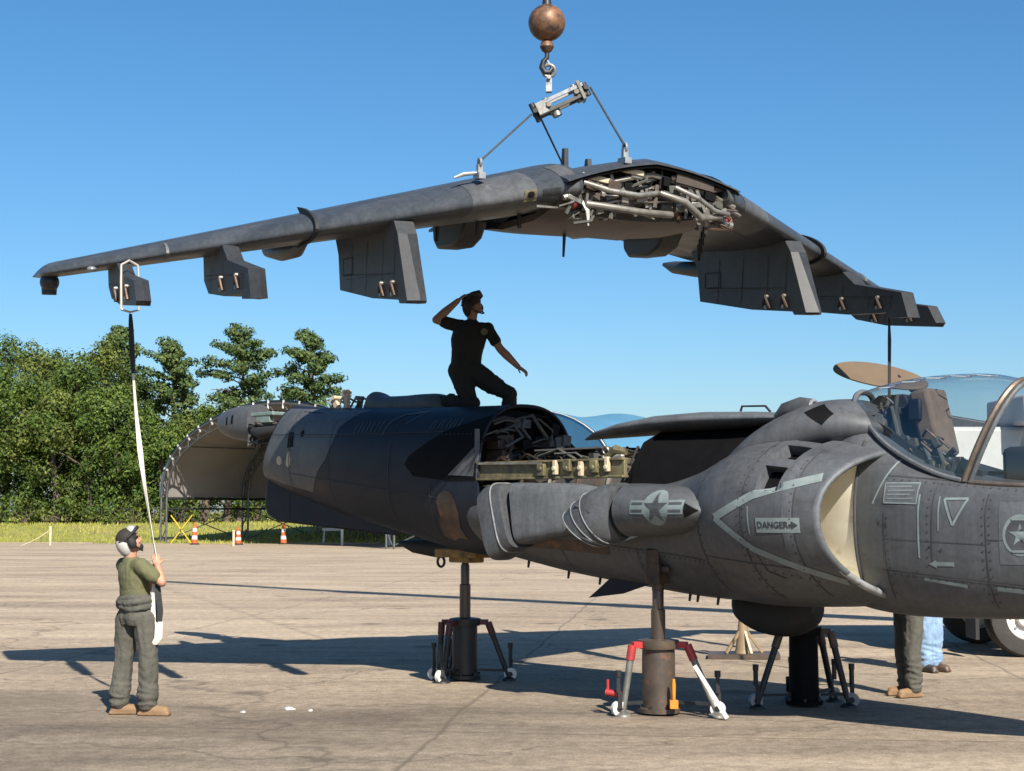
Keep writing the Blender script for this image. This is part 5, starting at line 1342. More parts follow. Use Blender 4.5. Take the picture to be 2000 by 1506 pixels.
mb = MB(); mb.cyl(BT+Vector((.19, -.15, .15)), BT+Vector((.19, .35, .15)), .19, n=24); mb.build('boom_sheave', M_DARKSTEEL, cr)
mb = MB(); mb.tube([BALL+Vector((0, 0, .27)), BT+Vector((0, 0, .1))], .013, 8); mb.build('hoist_rope', M_ROPE, cr)
mb = MB(); mb.box((6.0, 21.6, 1.05), (.5, .3, .2)); mb.build('deck_bracket', M_DARKSTEEL, cr)
# oval board fixed to the rear of the truck body
mb = MB(); tilt = Matrix.Rotation(.16, 3, 'Y') @ Matrix.Rotation(.60, 3, 'X')
mb.prism([(.66*cos(a), .36*sin(a)*(1.0 if sin(a) > 0 else .8)) for a in np.linspace(0, 2*pi, 40)[:-1]], (5.06, 21.0, 3.80), tilt @ Vector((1, 0, 0)), tilt @ Vector((0, 1, 0)), tilt @ Vector((0, 0, 1)), .03)
mb.build('oval_board', pmat('tan_board', (0.15, 0.105, 0.065), (0.12, 0.085, 0.055), 3, 0.7), cr, bevel=.008)
mb = MB(); mb.torus((0, 0, 0), .1, .01)
mb = MB(); mb.tube([(6.0, 21.4, 3.1), (5.7, 21.2, 3.5), (5.3, 21.05, 3.80)], .04, 8); mb.build('board_bracket', M_DARKSTEEL, cr)

# ------------------------------------------------------------------ aircraft jacks
M_JRED = pmat('red_jack_paint', (0.50, 0.035, 0.04), (0.32, 0.03, 0.03), 8, 0.45)
M_JBODY = pmat('worn_jack_body', (0.115, 0.082, 0.060), (0.050, 0.042, 0.035), 5, 0.5, 0.2, spots=(0.19, 0.085, 0.05), spot_scale=6)
M_JLEG = pmat('jack_leg_steel', (0.27, 0.27, 0.24), (0.14, 0.14, 0.125), 8, 0.45, 0.4)
M_RAM = pmat('jack_ram', (0.14, 0.105, 0.085), (0.09, 0.07, 0.06), 4, 0.35, 0.5, stretch=(1, 1, .2))
M_JORANGE = pmat('orange_pump', (0.70, 0.27, 0.02), (0.5, 0.18, 0.02), 8, 0.5)
M_JDARK = pmat('shaded_jack_paint', (0.02, 0.02, 0.021), (0.012, 0.012, 0.013), 6, 0.5)  # near-black carries the fuselage shade on the rear jack
def jack(label, loc, ram_top, body_r, body_h, leg_top, ram_r, rz, angs, leg_mat, body_mat, extras, cap_mat=None):
    root = thing('aircraft_jack', label, 'jack', loc, rz, 'aircraft jacks')
    mb = MB(); mb.tube([(0, 0, .02), (0, 0, .06), (0, 0, .07), (0, 0, body_h)], [body_r*1.25, body_r*1.25, body_r, body_r*.96], 28); mb.build('cylinder', body_mat, root)
    mb = MB(); mb.tube([(0, 0, body_h-.03), (0, 0, body_h), (0, 0, body_h+.05), (0, 0, body_h+.06)], [body_r*1.18, body_r*1.22, body_r*1.22, body_r*.8], 28); mb.build('collar', body_mat, root)
    for i in range(6):
        mb = MB(); a = i*pi/3; mb.cyl((body_r*1.12*cos(a), body_r*1.12*sin(a), .06), (body_r*1.12*cos(a), body_r*1.12*sin(a), .09), .018, n=6); mb.build('base_bolt', M_DARKSTEEL, root)
    mb = MB(); mb.tube([(0, 0, body_h), (0, 0, ram_top-.28), (0, 0, ram_top-.27), (0, 0, ram_top-.06), (0, 0, ram_top)], [ram_r, ram_r, ram_r*.8, ram_r*.8, ram_r*.45], 22); mb.build('ram', M_RAM if body_mat is not M_BLACK else M_DARKSTEEL, root)
    for a, L in angs:
        ca_, sa_ = cos(a), sin(a)
        top = Vector((body_r*1.15*ca_, body_r*1.15*sa_, body_h+.01)); foot = Vector((L*ca_, L*sa_, .03))
        sh = top+Vector((.10*ca_, .10*sa_, 0))
        mb = MB(); mb.beam(top*1.0, sh, .07, .06); mb.tube([sh, sh.lerp(foot, .22)], .042, 12); lg = mb.build('leg', cap_mat or (M_JRED if body_mat is not M_BLACK else M_JBODY), root)
        mb = MB(); mb.tube([sh.lerp(foot, .20), foot], [.034, .030], 12); mb.build('leg_tube', leg_mat, lg)
        mb = MB(); mb.tube([(foot.x, foot.y, .0), (foot.x, foot.y, .02), (foot.x, foot.y, .05)], [.09, .085, .03], 16); mb.build('foot_pad', leg_mat, lg)
        mb = MB(); mb.beam((body_r*1.1*ca_, body_r*1.1*sa_, .12), sh.lerp(foot, .86), .03); mb.build('tie_bar', M_DARKSTEEL, lg)
        # castor on a sprung arm beside the foot
        wv = Vector((ca_, sa_, 0)); tv = Vector((-sa_, ca_, 0)); wc = sh.lerp(foot, .78)+wv*.07; wc.z = .075
        mb = MB(); mb.tube([wc-tv*.022, wc+tv*.022], .072, 20); wh = mb.build('castor_wheel', M_WHITE if body_mat is not M_BLACK else M_LIP, root)
        mb = MB(); mb.tube([wc-tv*.03, wc+tv*.03], .03, 12); mb.build('castor_hub', M_DARKSTEEL, wh)
        mb = MB(); mb.beam(wc+tv*.035, wc+tv*.035+Vector((0, 0, .16)), .02, .04); mb.beam(wc+Vector((0, 0, .15)), wc+Vector((0, 0, .32)), .035); mb.cyl(wc+Vector((0, 0, .30)), wc+Vector((0, 0, .36)), .03); mb.build('castor_fork', M_DARKSTEEL, wh)
    for nm, fn_ in extras: fn_(root)
    return root
def pump(root):
    mb = MB(); mb.box((.12, -.24, .12), (.08, .08, .08)); mb.tube([(.12, -.24, .15), (.12, -.24, .30), (.12, -.25, .36)], [.018, .022, .012], 12); mb.build('hand_pump', M_JORANGE, root, bevel=.01)
def reservoir(root):
    mb = MB(); mb.cyl((-.52, -.10, .22), (-.38, -.14, .20), .032); mb.cyl((-.5, -.10, .22), (-.5, -.10, .34), .013); mb.build('red_reservoir', M_JRED, root)
jz = lambda x, y: Vector((x, y, 0))
FM = Matrix.Rotation(radians(-45), 3, 'Z')
def fpos(s_, l_): return Vector((-.549, 18.117, 0)) + FM @ Vector((s_, -l_, 0))
jack('front jack with red leg tops, orange pump and bare rusty cylinder', fpos(3.53, .74), 1.28, .165, .66, .66, .07, 0,
     [(radians(205), .40), (radians(-22), .58), (radians(88), .5)], M_JLEG, M_JBODY, [('pump', pump), ('res', reservoir)])
jack('rear jack with tall thin ram and red fittings under the tail', fpos(0, 0), 1.38, .15, .66, .66, .065, .3,
     [(radians(215), .40), (radians(-25), .52), (radians(95), .5), (radians(170), .3)], M_DARKSTEEL, M_JDARK, [], pmat('shaded_red_paint', (0.12, 0.012, 0.014), (0.05, 0.01, 0.01), 8, .5))  # leg-top red darkened to carry the same shade
jack('jack blackened for the shade beneath the belly pod', fpos(4.17, -.78), 1.12, .15, .74, .74, .10, .4,
     [(radians(180), .56), (radians(-40), .44), (radians(70), .55), (radians(20), .5)], M_DARKSTEEL, M_BLACK, [])  # black body and darker fittings put the belly's shade into the colour
mb = MB(); mb.beam((1.4+.33, 14.72, .5), (1.4+.62, 14.62, .02), .045, .03); wb = mb.build('pry_bar', M_WHITE)
tag(wb, 'white bar leaning against the front jack leg', 'bar')

# tan stand on a plate beyond the belly pod
st = thing('tripod_stand', 'tan steel stand on a flat plate behind the black belly pod', 'stand', (3.10, 20.83, 0))
mb = MB(); mb.prism([(-.50, -.22), (.45, -.30), (.52, .26), (-.42, .30)], (0, 0, .035), (1, 0, 0), (0, 1, 0), (0, 0, 1), .06); mb.build('plate', M_JBODY, st)
M_TAN = pmat('tan_paint', (0.30, 0.21, 0.12), (0.2, 0.14, 0.085), 5, 0.6)
mb = MB(); mb.tube([(.0, 0, .06), (.0, 0, .12), (.0, 0, .55), (0, 0, 1.0)], [.12, .10, .05, .05], 14); mb.build('post', M_TAN, st)
for a in (0.2, 2.3, 3.6, 5.0):
    mb = MB(); mb.beam((.05*cos(a), .05*sin(a), .36), (.27*cos(a), .22*sin(a), .07), .035); mb.build('leg', M_TAN if a < 4 else M_CREAM, st)

# ------------------------------------------------------------------ tag lines
M_WEB = pmat('white_webbing', (0.72, 0.68, 0.60), (0.60, 0.56, 0.49), 12, 0.8)
M_WEBD = pmat('dark_webbing', (0.02, 0.021, 0.023), None, 12, 0.8)
pb_ = WM @ (wLE(3.95)+Vector((.36*K, 0, -.41*K)))
tl1 = thing('tag_line', 'long white strap from the outer pylon down to the standing man', 'strap', (0, 0, 0))
def ribbon(pts, w, t, tw, mat, nm, par):
    mb = MB(); rs = []
    for i, p in enumerate(pts):
        a = tw[i] if hasattr(tw, '__len__') else tw
        x = Vector((cos(a), sin(a), 0)); y = Vector((-sin(a), cos(a), 0)); ww = w[i] if hasattr(w, '__len__') else w
        p = Vector(p); rs.append([p-x*ww/2-y*t/2, p+x*ww/2-y*t/2, p+x*ww/2+y*t/2, p-x*ww/2+y*t/2])
    mb.rings(rs); return mb.build(nm, mat, par)
hand = Vector((-3.435, 14.92, 1.50))
P = lambda t: pb_.lerp(hand, t)+Vector((-.05*sin(pi*t), 0, -.0*sin(pi*t)))
ts = np.linspace(0.03, .27, 9); ribbon([P(t) for t in ts], [.028+.026*max(0.0, sin(pi*(t-.03)/.24))**.6 for t in ts], .006, [.2+2.2*t for t in ts], M_WEBD, 'dark_strap', tl1)
ts = np.linspace(.27, 1.0, 22); ribbon([P(t) for t in ts], [.052-.022*abs(sin(5.5*t)) for t in ts], .006, [1.1*sin(5*t) for t in ts], M_WEB, 'white_strap', tl1)
mb = MB(); le = wLE(3.95)
lp = [WM @ (le+Vector((x*K, y, z*K))) for x, y, z in ((.36, -.085, -.44), (.33, -.085, -.2), (.30, -.08, -.06), (.28, .0, -.02), (.30, .08, -.06), (.33, .085, -.2), (.36, .085, -.44), (.36, 0, -.46), (.36, -.085, -.44))]
mb.tube(lp, .022, 6, flat=.5); mb.build('pylon_loop', M_WEB, tl1)
lo = [hand+Vector((.01, 0, -.05)), hand+Vector((.03, -.05, -.25)), hand+Vector((.06, -.06, -.50)), hand+Vector((.05, -.05, -.62))]
ribbon(lo, [.04, .05, .06, .05], .008, [.1, .3, .5, .6], M_WEBD, 'dark_tail', tl1)
ribbon([hand+Vector((.05, -.055, -.60)), hand+Vector((.045, -.05, -.75)), hand+Vector((.0, -.03, -.82)), hand+Vector((-.02, .0, -.6)), hand+Vector((-.015, .0, -.1))], [.07, .075, .06, .05, .03], .008, [.4, .3, .2, .1, 0], M_WEB, 'white_tail', tl1)
pp = WM @ (wLE(-3.15)+Vector((.70*K, 0, -.455*K)))
tl2 = thing('tag_line', 'black strap hanging from the far wing pylon behind the canopy', 'strap', (0, 0, 0))
ribbon([pp+Vector((0, 0, .01)), pp+Vector((0, 0, -.3)), pp+Vector((.0, .05, -.8)), pp+Vector((0, .2, -2.7))], [.015, .04, .035, .03], .006, [.2, .1, .3, .5], M_WEBD, 'strap', tl2)

# ------------------------------------------------------------------ scraps of litter on the apron
rg = random.Random(2)
for (x, y, sc_, lab) in ((-2.21, 15.42, .06, 'crumpled white rag on the tarmac right of the standing man'), (-2.62, 15.20, .03, 'small white scrap nearest the standing man'), (-4.88, 14.53, .045, 'white scrap at the left edge of the tarmac'), (-1.98, 15.30, .028, 'small white scrap just right of the crumpled rag')):
    mb = MB(); rs = []
    for i in range(7):
        a = 2*pi*i/7; rs.append(Vector((x+sc_*rg.uniform(.5, 1.2)*cos(a), y+sc_*rg.uniform(.4, 1)*sin(a), .005+rg.uniform(0, .3)*sc_)))
    c = Vector((x, y, .01+.3*sc_)); vs = rs+[c]+[Vector((p.x, p.y, .001)) for p in rs]
    mb._add(vs, [(i, (i+1) % 7, 7) for i in range(7)]+[(i, 8+i, 8+(i+1) % 7, (i+1) % 7) for i in range(7)])
    tag(mb.build('litter_scrap', M_WHITE, smooth=False), lab, 'scrap', 'white scraps on the tarmac')
# ------------------------------------------------------------------ people
M_SKIN = pmat('fair_skin', (0.50, 0.26, 0.17), (0.42, 0.20, 0.13), 9, 0.55, spec=.35)  # paler skin tone of the standing man
M_SKIN2 = pmat('tanned_skin', (0.34, 0.19, 0.125), (0.27, 0.145, 0.10), 9, 0.55, spec=.35)
M_TEE = pmat('olive_tee', (0.135, 0.135, 0.062), (0.105, 0.105, 0.05), 14, 0.9, bump=.3, bscale=60)
M_TEEB = pmat('black_tee', (0.010, 0.011, 0.010), (0.007, 0.008, 0.007), 14, 0.9)
M_SUIT = pmat('sage_coverall', (0.098, 0.094, 0.076), (0.068, 0.066, 0.055), 10, 0.9, bump=.3, bscale=50)
M_SUITB = pmat('dark_trousers', (0.012, 0.012, 0.012), (0.009, 0.009, 0.009), 10, 0.9)
M_JEAN = pmat('washed_jeans', (0.27, 0.40, 0.55), (0.17, 0.27, 0.42), 9, 0.9, bump=.2, bscale=60)
M_BOOT = pmat('tan_boot', (0.27, 0.165, 0.085), (0.19, 0.115, 0.06), 9, 0.8)
M_HELM = pmat('grey_helmet_shell', (0.52, 0.50, 0.46), (0.38, 0.36, 0.34), 8, 0.5, spots=(.12, .10, .09), spot_scale=10)
M_HAIR = pmat('dark_hair', (0.022, 0.016, 0.012), None, 20, 0.8)
M_EYE = pmat('dark_eye', (0.015, 0.012, 0.010), None, 4, 0.2)

def caps(mb, pts, rad, n=14):
    mb.tube(pts, rad, n)
    for p, r in zip(pts, rad): mb.ell(p, r, n, 8)
def fuse(name, mb, voxel, mat, parent, it=4, wrk=None):
    """weld overlapping volumes into one continuous skin"""
    me = bpy.data.meshes.new('tmp'); me.from_pydata(mb.v, [], mb.f)
    bm = bmesh.new(); bm.from_mesh(me); bmesh.ops.recalc_face_normals(bm, faces=bm.faces); bm.to_mesh(me); bm.free()
    ob = bpy.data.objects.new('tmp', me); COL.objects.link(ob)
    r = ob.modifiers.new('r', 'REMESH'); r.mode = 'VOXEL'; r.voxel_size = voxel; r.adaptivity = 0
    s = ob.modifiers.new('s', 'SMOOTH'); s.iterations = it; s.factor = .5
    dg = bpy.context.evaluated_depsgraph_get()
    nm = bpy.data.meshes.new_from_object(ob.evaluated_get(dg)); nm.name = name
    bpy.data.objects.remove(ob); bpy.data.meshes.remove(me)
    if wrk:
        amp, fx, fz = wrk[:3]; legs = len(wrk) > 3
        nm.update()
        nv = [v.normal.copy() for v in nm.vertices]
        for v, q in zip(nm.vertices, nv):
            c = v.co
            h = mnoise.noise((c.x*fx, c.y*fx, c.z*fz))+.6*mnoise.noise((c.x*fx*2.1+3, c.y*fx*2.1, c.z*fz*1.7+5))+.5*(.5-abs(mnoise.noise((c.x*fx*1.3+7, c.y*fx*1.3, c.z*fz*2.6))))
            if legs:      # long drapes down the thigh, stacked folds round the shin
                lo_ = min(1.0, max(0.0, (wrk[3]-c.z)/.18))
                d1 = 1-2*abs(mnoise.noise((c.x*13, c.y*13, c.z*3.2+c.x*4)))
                d2 = 1-2.2*abs(mnoise.noise((c.x*5+c.z*3, c.y*5, c.z*15)))
                h = (d1*.75*(1-lo_)+d2*1.15*lo_)+.4*mnoise.noise((c.x*30, c.y*30, c.z*22))-.35
            v.co = c+q*h*amp
    nm.materials.clear(); nm.materials.append(mat)
    nm.polygons.foreach_set('use_smooth', [True]*len(nm.polygons))
    o = bpy.data.objects.new(name, nm); COL.objects.link(o); o.parent = parent
    return o
def frame_from(fwd, upish=(0, 0, 1)):
    f = Vector(fwd).normalized(); u = Vector(upish); r = f.cross(u).normalized(); u = r.cross(f)
    return Matrix((r, f, u)).transposed()          # columns: right, forward, up
def head_shape(mb, c, R):
    V = lambda x, y, z: Vector(c)+R @ Vector((x, y, z))
    mb.ell(V(0, -.012, .03), (.076, .095, .088), 20, 14, R)
    mb.ell(V(0, .012, -.035), (.064, .076, .085), 18, 12, R)
    mb.ell(V(0, .052, -.095), (.036, .034, .03), 12, 8, R)          # chin
    mb.ell(V(0, .088, -.028), (.013, .022, .026), 10, 8, R)         # nose
    mb.ell(V(0, .078, .0), (.010, .016, .03), 10, 8, R)
    for s in (-1, 1):
        mb.ell(V(s*.077, -.01, -.015), (.010, .022, .032), 10, 8, R)   # ears
        mb.ell(V(s*.036, .068, -.035), (.024, .02, .02), 10, 8, R)     # cheeks
        mb.ell(V(s*.03, .077, .03), (.026, .012, .010), 10, 8, R)      # brow
    mb.ell(V(0, .083, -.062), (.022, .010, .007), 10, 6, R)         # lips
def torso(mb, levels, f, n=28):
    """closed loft of oval levels: (centre, half width across, half depth), f = facing"""
    f = Vector(f).normalized(); r = Vector((f.y, -f.x, 0)).normalized(); rs = []
    for c, w, d in levels:
        rs.append([Vector(c)+r*w*math.copysign(abs(cos(a))**.8, cos(a))+f*d*math.copysign(abs(sin(a))**.9, sin(a)) for a in [2*pi*j/n for j in range(n)]])
    mb.rings(rs)
def head_details(c, R, par):
    for s in (-1, 1):
        mb = MB(); mb.ell(Vector(c)+R @ Vector((s*.031, .080, .008)), (.011, .007, .006), 10, 6, R); mb.build('eye', M_EYE, par)
def hand(mb, wrist, d, palm_n, curl, thumb_side, size=1.0):
    """palm and five unequal fingers rooted in it"""
    d = Vector(d).normalized(); n = Vector(palm_n); n = (n-d*n.dot(d)).normalized(); s = d.cross(n)*thumb_side
    w = Vector(wrist); k = size
    pc = w+d*.045*k
    Rm = Matrix((s, d, n)).transposed()
    mb.ell(pc, (.040*k, .05*k, .017*k), 14, 10, Rm)
    for i, (off, L) in enumerate(((.031, .068), (.011, .078), (-.011, .073), (-.030, .058))):
        p = pc+s*off*k+d*.038*k; dirv = d.copy(); pts = [p-d*.02*k, p]
        for seg in range(3):
            a = curl*(.5+.35*seg)
            dirv = (d*cos(a*(seg+1)*.75)+n*sin(a*(seg+1)*.75)).normalized()
            p = p+dirv*L*k*(.42, .33, .25)[seg]; pts.append(p)
        caps(mb, pts, [.0095*k, .0095*k, .009*k, .0085*k, .0075*k], 8)
    t0 = w+d*.02*k+s*.028*k
    caps(mb, [t0, t0+(s*.8+d*.6+n*.3).normalized()*.035*k, t0+(s*.8+d*.6+n*.3).normalized()*.035*k+(d*.8+n*.6*min(1, curl+.3)+s*.1).normalized()*.034*k], [.012*k, .0105*k, .009*k], 8)

def boot(name, ankle, toe_dir, par, mat, k=1.0, pitch=0.0):
    d = Vector(toe_dir); d.normalize(); a = Vector(ankle); u = Vector((0, 0, 1)); u = (u-d*u.dot(d)).normalized()
    mb = MB()
    caps(mb, [a+u*.10*k, a+u*.0, a-u*.035*k], [.052*k, .05*k, .05*k])
    caps(mb, [a-u*.045*k-d*.035*k, a-u*.045*k+d*.06*k, a-u*.052*k+d*.15*k], [.048*k, .05*k, .046*k])
    Rm = Matrix((d.cross(u), d, u)).transposed()
    mb.box(a-u*.077*k+d*.055*k, (.088*k, .29*k, .028*k), Rm)
    return fuse(name, mb, .009, mat, par, 3)

# ---- man standing with the strap ------------------------------------------------
man = thing('person', 'person in olive shirt and grey coveralls looking up, holding a strap', 'person', (-3.63, 15.03, 0))
HC = Vector((-.085, .0, 1.665)); HR = frame_from((.86, .30, .46))
Rsh, Lsh = Vector((.06, -.16, 1.43)), Vector((-.185, .15, 1.43))
Rel, Rha = Vector((.275, -.20, 1.275)), Vector((.205, -.125, 1.455))
Lel, Lha = Vector((.06, .17, 1.20)), Vector((.165, -.02, 1.385))
mb = MB()
head_shape(mb, HC, HR)
caps(mb, [(-.075, 0, 1.46), HC+Vector((.0, 0, -.07))], [.062, .058])
caps(mb, [(-.02, 0, .95), (-.03, 0, 1.1), (-.055, 0, 1.3), (-.06, 0, 1.42)], [.085, .08, .085, .06])
caps(mb, [Rsh, Rel], [.052, .041]); caps(mb, [Rel, Rel.lerp(Rha, .5), Rel.lerp(Rha, .9)], [.042, .041, .029])
caps(mb, [Lsh, Lel], [.052, .041]); caps(mb, [Lel, Lel.lerp(Lha, .5), Lel.lerp(Lha, .9)], [.042, .041, .029])
for hip, kn, an in (((.085, -.06, .93), (.125, -.085, .50), (.125, -.06, .12)), ((-.10, .05, .93), (-.135, .05, .50), (-.165, .03, .12))):
    caps(mb, [hip, kn, an], [.085, .058, .042])
hand(mb, Rel.lerp(Rha, .88), (Rha-Rel)+Vector((0, 0, .05)), (-.3, 1, .1), 1.15, -1, 1.05)
hand(mb, Lel.lerp(Lha, .88), (Lha-Lel)+Vector((0, 0, .06)), (.4, -1, .1), 1.2, 1, 1.05)
fuse('body', mb, .0065, M_SKIN, man, 2)
head_details(HC, HR, man)
FM_ = (.8, .6, 0)
mb = MB()      # shirt
torso(mb, [((-.02, 0, 1.05), .168, .130), ((-.025, 0, 1.12), .172, .132), ((-.035, 0, 1.20), .176, .128), ((-.05, 0, 1.31), .192, .128), ((-.06, 0, 1.38), .190, .118), ((-.065, 0, 1.44), .160, .095), ((-.07, 0, 1.485), .095, .075), ((-.072, 0, 1.515), .068, .066)], FM_)
caps(mb, [Vector((-.06, 0, 1.42)).lerp(Rsh, .6), Rsh, Rsh.lerp(Rel, .35), Rsh.lerp(Rel, .66)], [.08, .078, .075, .070]); caps(mb, [Vector((-.06, 0, 1.42)).lerp(Lsh, .6), Lsh, Lsh.lerp(Lel, .62)], [.08, .076, .070])
fuse('shirt', mb, .009, M_TEE, man, 4, (.008, 9, 5, 1.25))
mb = MB()      # trousers
for hip, kn, an in (((.085, -.06, .92), (.135, -.085, .50), (.125, -.065, .13)), ((-.105, .05, .92), (-.14, .05, .50), (-.17, .03, .13))):
    hip, kn, an = Vector(hip), Vector(kn), Vector(an)
    caps(mb, [hip+Vector((0, 0, .0)), hip.lerp(kn, .3), hip.lerp(kn, .7), kn, kn.lerp(an, .45), kn.lerp(an, .80), an], [.120, .114, .100, .092, .092, .100, .092])
torso(mb, [((-.02, 0, .86), .17, .135), ((-.025, 0, .93), .195, .150), ((-.02, 0, 1.0), .188, .145), ((-.02, 0, 1.08), .172, .135)], FM_)
fuse('trousers', mb, .009, M_SUIT, man, 3, (.012, 9, 6, .42))
mb = MB()      # coverall top rolled and tied round the waist
fv = Vector((.8, .6, 0)); rv = Vector((.6, -.8, 0))
for k, (zz, ww, dd, tt) in enumerate(((1.035, .192, .150, .030), (1.085, .190, .148, .034), (1.125, .182, .142, .026))):
    mb.rings([[Vector((-.02, 0, zz+.014*sin(2*a+k)))+rv*cos(a)*ww+fv*sin(a)*dd+(rv*cos(a)+fv*sin(a))*cos(b_)*tt+Vector((0, 0, sin(b_)*tt)) for b_ in [2*pi*j/8 for j in range(8)]] for a in [2*pi*i/28 for i in range(29)]], True, (False, False))
mb.tube([(.16, -.06, 1.09), (.20, -.07, 1.02), (.19, -.06, .93)], [.035, .04, .02], 8)
fuse('rolled_coverall_top', mb, .009, M_SUIT, man, 2, (.012, 12, 12))
boot('boot', (.135, -.06, .10), (1, -.12, 0), man, M_BOOT, 1.08)
boot('boot', (-.165, .03, .10), (1, .10, 0), man, M_BOOT, 1.08)
def cranial(c, R, par, shell, band_, k=1.0):
    V = lambda x, y, z: Vector(c)+R @ (Vector((x, y, z))*k)
    mb = MB(); mb.ell(V(0, -.018, .045), (.094*k, .112*k, .098*k), 24, 16, R); h = fuse('helmet_cloth', mb, .008, band_, par, 2)
    mb = MB(); mb.ell(V(0, -.070, -.015), (.088, .075, .120), 22, 14, R); mb.build('helmet_back_shell', shell, h)
    mb = MB(); mb.ell(V(0, .05, .085), (.072, .068, .058), 20, 10, R); mb.build('helmet_front_shell', shell, h)
    for s in (-1, 1):
        mb = MB(); mb.ell(V(s*.100, .0, -.015), (.026*k, .042*k, .055*k), 16, 10, R); mb.build('ear_cup', M_RUBBER, par)
        mb = MB(); mb.tube([V(s*.085, .01, -.05), V(s*.06, .05, -.11), V(0, .065, -.13)], .010, 6); mb.build('chin_strap', M_RUBBER, par)
    mb = MB(); mb.tube([V(-.10, -.02, .05), V(-.085, .075, .085), V(0, .115, .095), V(.085, .075, .085), V(.10, -.02, .05)], [.010*k, .016*k**3, .019*k**3, .016*k**3, .010*k], 10); mb.build('goggles', M_RUBBER, par)
    mb = MB(); mb.tube([V(.094, -.02, .04), V(.072, -.098, .045), V(0, -.130, .045), V(-.072, -.098, .045), V(-.094, -.02, .04)], .008, 8); mb.build('goggle_strap', M_RUBBER, par)
    return h
cranial(HC, HR, man, M_HELM, M_HAIR)
mb = MB(); mb.ell(HC+HR @ Vector((0, .058, -.088)), (.040, .034, .036), 14, 10, HR); mb.build('chin_cup', M_HAIR, man)

# ---- man kneeling on the fuselage ------------------------------------------------
kn_ = thing('person', 'person in black shirt kneeling on the fuselage, one hand to the helmet', 'person', (-.457, 18.38, 3.165))
HC = Vector((-.005, -.02, 1.265)); HR = frame_from((.72, -.52, .38))
Rsh, Lsh = Vector((-.245, .0, 1.03)), Vector((.165, -.02, .985))
Rel, Rha = Vector((-.455, -.06, 1.085)), Vector((-.15, -.08, 1.35))
Lel, Lha = Vector((.315, -.05, .735)), Vector((.53, -.10, .515))
Rhip, Rkn, Ran = Vector((-.185, .0, .45)), Vector((-.02, -.10, .075)), Vector((-.32, .22, .115))
Lhip, Lkn, Lan = Vector((-.02, -.01, .45)), Vector((.425, -.08, .185)), Vector((.42, .0, -.02))
mb = MB(); head_shape(mb, HC, HR)
caps(mb, [(-.03, 0, 1.06), HC+Vector((-.005, .01, -.06))], [.062, .058])
caps(mb, [(-.10, 0, .5), (-.09, 0, .62), (-.06, 0, .86), (-.035, 0, 1.0)], [.085, .08, .085, .06])
caps(mb, [Rsh, Rel], [.060, .048]); caps(mb, [Rel, Rel.lerp(Rha, .35), Rel.lerp(Rha, .85)], [.049, .052, .033])
caps(mb, [Lsh, Lel], [.060, .048]); caps(mb, [Lel, Lel.lerp(Lha, .35), Lha], [.049, .052, .033])
caps(mb, [Rhip, Rkn, Ran], [.085, .060, .045]); caps(mb, [Lhip, Lkn, Lan], [.085, .060, .045])
hand(mb, Rel.lerp(Rha, .84), (Rha-Rel), (1, .3, -.2), .55, 1, 1.05)
hand(mb, Lha, (Lha-Lel)+Vector((.02, 0, .06)), (0, .3, -1), .45, -1, 1.05)
fuse('body', mb, .0065, M_SKIN2, kn_, 2)
head_details(HC, HR, kn_)
mb = MB(); FK = (.35, -1, 0)
torso(mb, [((-.10, 0, .50), .188, .140), ((-.095, 0, .60), .184, .136), ((-.08, 0, .72), .196, .138), ((-.062, 0, .86), .216, .142), ((-.05, 0, .95), .208, .126), ((-.042, 0, 1.01), .172, .10), ((-.035, 0, 1.06), .098, .075), ((-.03, 0, 1.09), .068, .064)], FK)
caps(mb, [Vector((-.04, 0, 1.0)).lerp(Rsh, .6), Rsh, Rsh.lerp(Rel, .55)], [.08, .078, .072]); caps(mb, [Vector((-.04, 0, .98)).lerp(Lsh, .6), Lsh, Lsh.lerp(Lel, .62)], [.08, .078, .070])
fuse('shirt', mb, .009, M_TEEB, kn_, 4, (.007, 8, 5))
mb = MB()
caps(mb, [Rhip+Vector((0, 0, .03)), Rhip.lerp(Rkn, .5), Rkn, Rkn.lerp(Ran, .5), Ran], [.130, .120, .098, .092, .082])
caps(mb, [Lhip+Vector((0, 0, .03)), Lhip.lerp(Lkn, .5), Lkn, Lkn.lerp(Lan, .5), Lan], [.135, .122, .098, .092, .088])
torso(mb, [((-.10, 0, .38), .17, .13), ((-.10, 0, .46), .185, .142), ((-.10, 0, .56), .175, .134)], FK)
fuse('trousers', mb, .010, M_SUITB, kn_, 4, (.012, 9, 6, .1))
boot('boot', Ran+Vector((-.02, .02, .02)), (-.12, .10, -1), kn_, M_HAIR, 1.05)
boot('boot', Lan+Vector((0, .03, .02)), (.75, -.6, 0), kn_, M_HAIR, 1.0)
cranial(HC, HR, kn_, M_HAIR, M_HAIR, 1.15)
mb = MB(); mb.prism(circle_loop(0, 0, .042, 18), (.125, -.148, .93), (1, -.25, 0), (0, 0.1, 1), (.25, 1, -.1), .006); mb.build('chest_emblem', M_PRIMER, kn_)

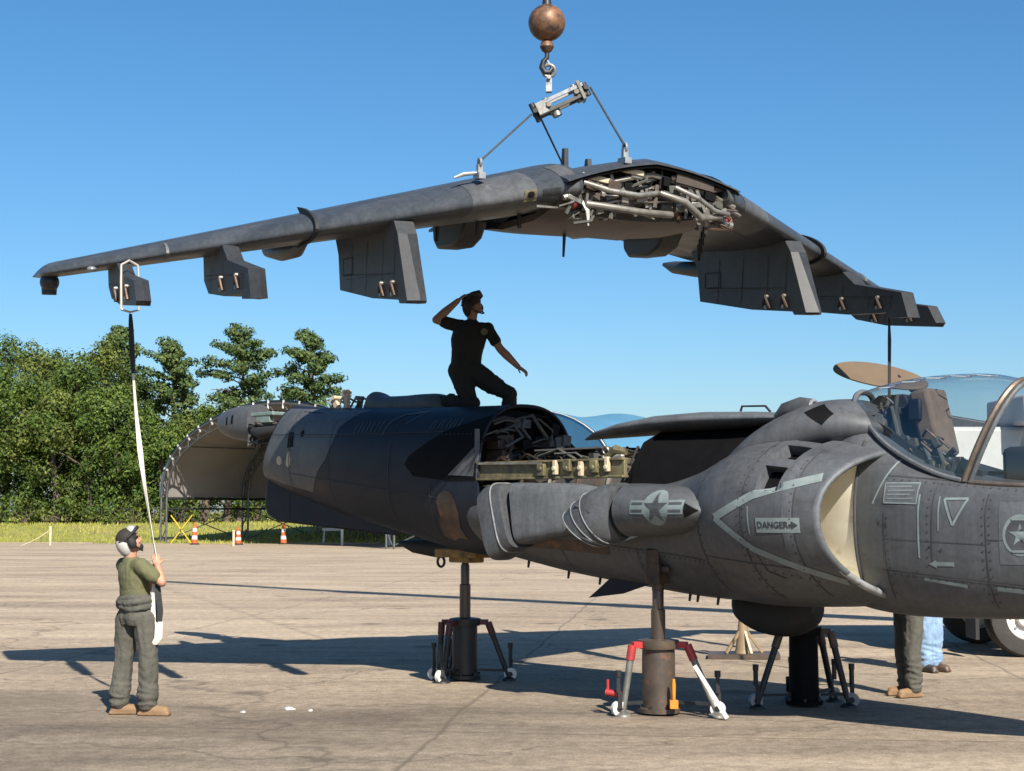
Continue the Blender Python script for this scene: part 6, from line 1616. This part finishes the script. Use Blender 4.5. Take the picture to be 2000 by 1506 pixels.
# ---- two people standing behind the nose, seen below the belly -------------------
def bystander(label, loc, face, tee, trs, bt, gap):
    root = thing('person', label, 'person', loc)
    f = Vector((cos(face), sin(face), 0)); r = Vector((sin(face), -cos(face), 0)); Z = Vector((0, 0, 1))
    c = Vector((0, 0, 1.60)); HR_ = frame_from(f)
    mb = MB(); head_shape(mb, c, HR_)
    caps(mb, [Z*1.42, Z*1.54], [.06, .056]); caps(mb, [Z*.93, Z*1.08, Z*1.28, Z*1.38], [.08, .08, .085, .06])
    for s in (-1, 1):
        sh = Z*1.38+r*s*.19; el = sh-Z*.25+r*s*.06; ha = el+Z*.06+f*.22-r*s*.1
        caps(mb, [sh, el, ha], [.05, .041, .029]); hand(mb, ha, ha-el, -r*s, .4, s)
        caps(mb, [Z*.9+r*s*.09, Z*.48+r*s*gap+f*.02, Z*.11+r*s*gap], [.085, .058, .042])
    fuse('body', mb, .010, M_SKIN2, root, 2); head_details(c, HR_, root)
    mb = MB(); mb.ell(c+HR_ @ Vector((0, -.02, .045)), (.086, .102, .085), 18, 12, HR_); mb.build('hair', M_HAIR, root)
    mb = MB()
    for q in (-1, 1): caps(mb, [Z*1.0+r*q*.075, Z*1.12+r*q*.08, Z*1.28+r*q*.10, Z*1.37+r*q*.09], [.112, .11, .115, .085]); caps(mb, [Z*1.38, Z*1.38+r*q*.19, Z*1.2+r*q*.22], [.10, .075, .068])
    fuse('shirt', mb, .013, tee, root, 4, (.006, 9, 6))
    mb = MB()
    for q in (-1, 1): caps(mb, [Z*.92+r*q*.09, Z*.70+r*q*(.09+gap)/2, Z*.48+r*q*gap+f*.02, Z*.30+r*q*gap, Z*.12+r*q*gap], [.118, .105, .090, .092, .085])
    caps(mb, [Z*.93, Z*1.03], [.135, .125])
    fuse('trousers', mb, .012, trs, root, 3, (.015, 9, 5, .45))
    for q in (-1, 1): boot('boot', Z*.10+r*q*gap, f+r*q*.15, root, bt, 1.05)
    return root
bystander('person in sage flight suit and brown boots standing under the nose', (4.22, 16.5, 0), radians(195), M_SUIT, M_SUIT, M_BOOT, .085)
bystander('person in pale blue jeans standing farther back under the nose', (5.13, 19.05, 0), radians(-60), M_TEEB, M_JEAN, M_JBODY, .08)
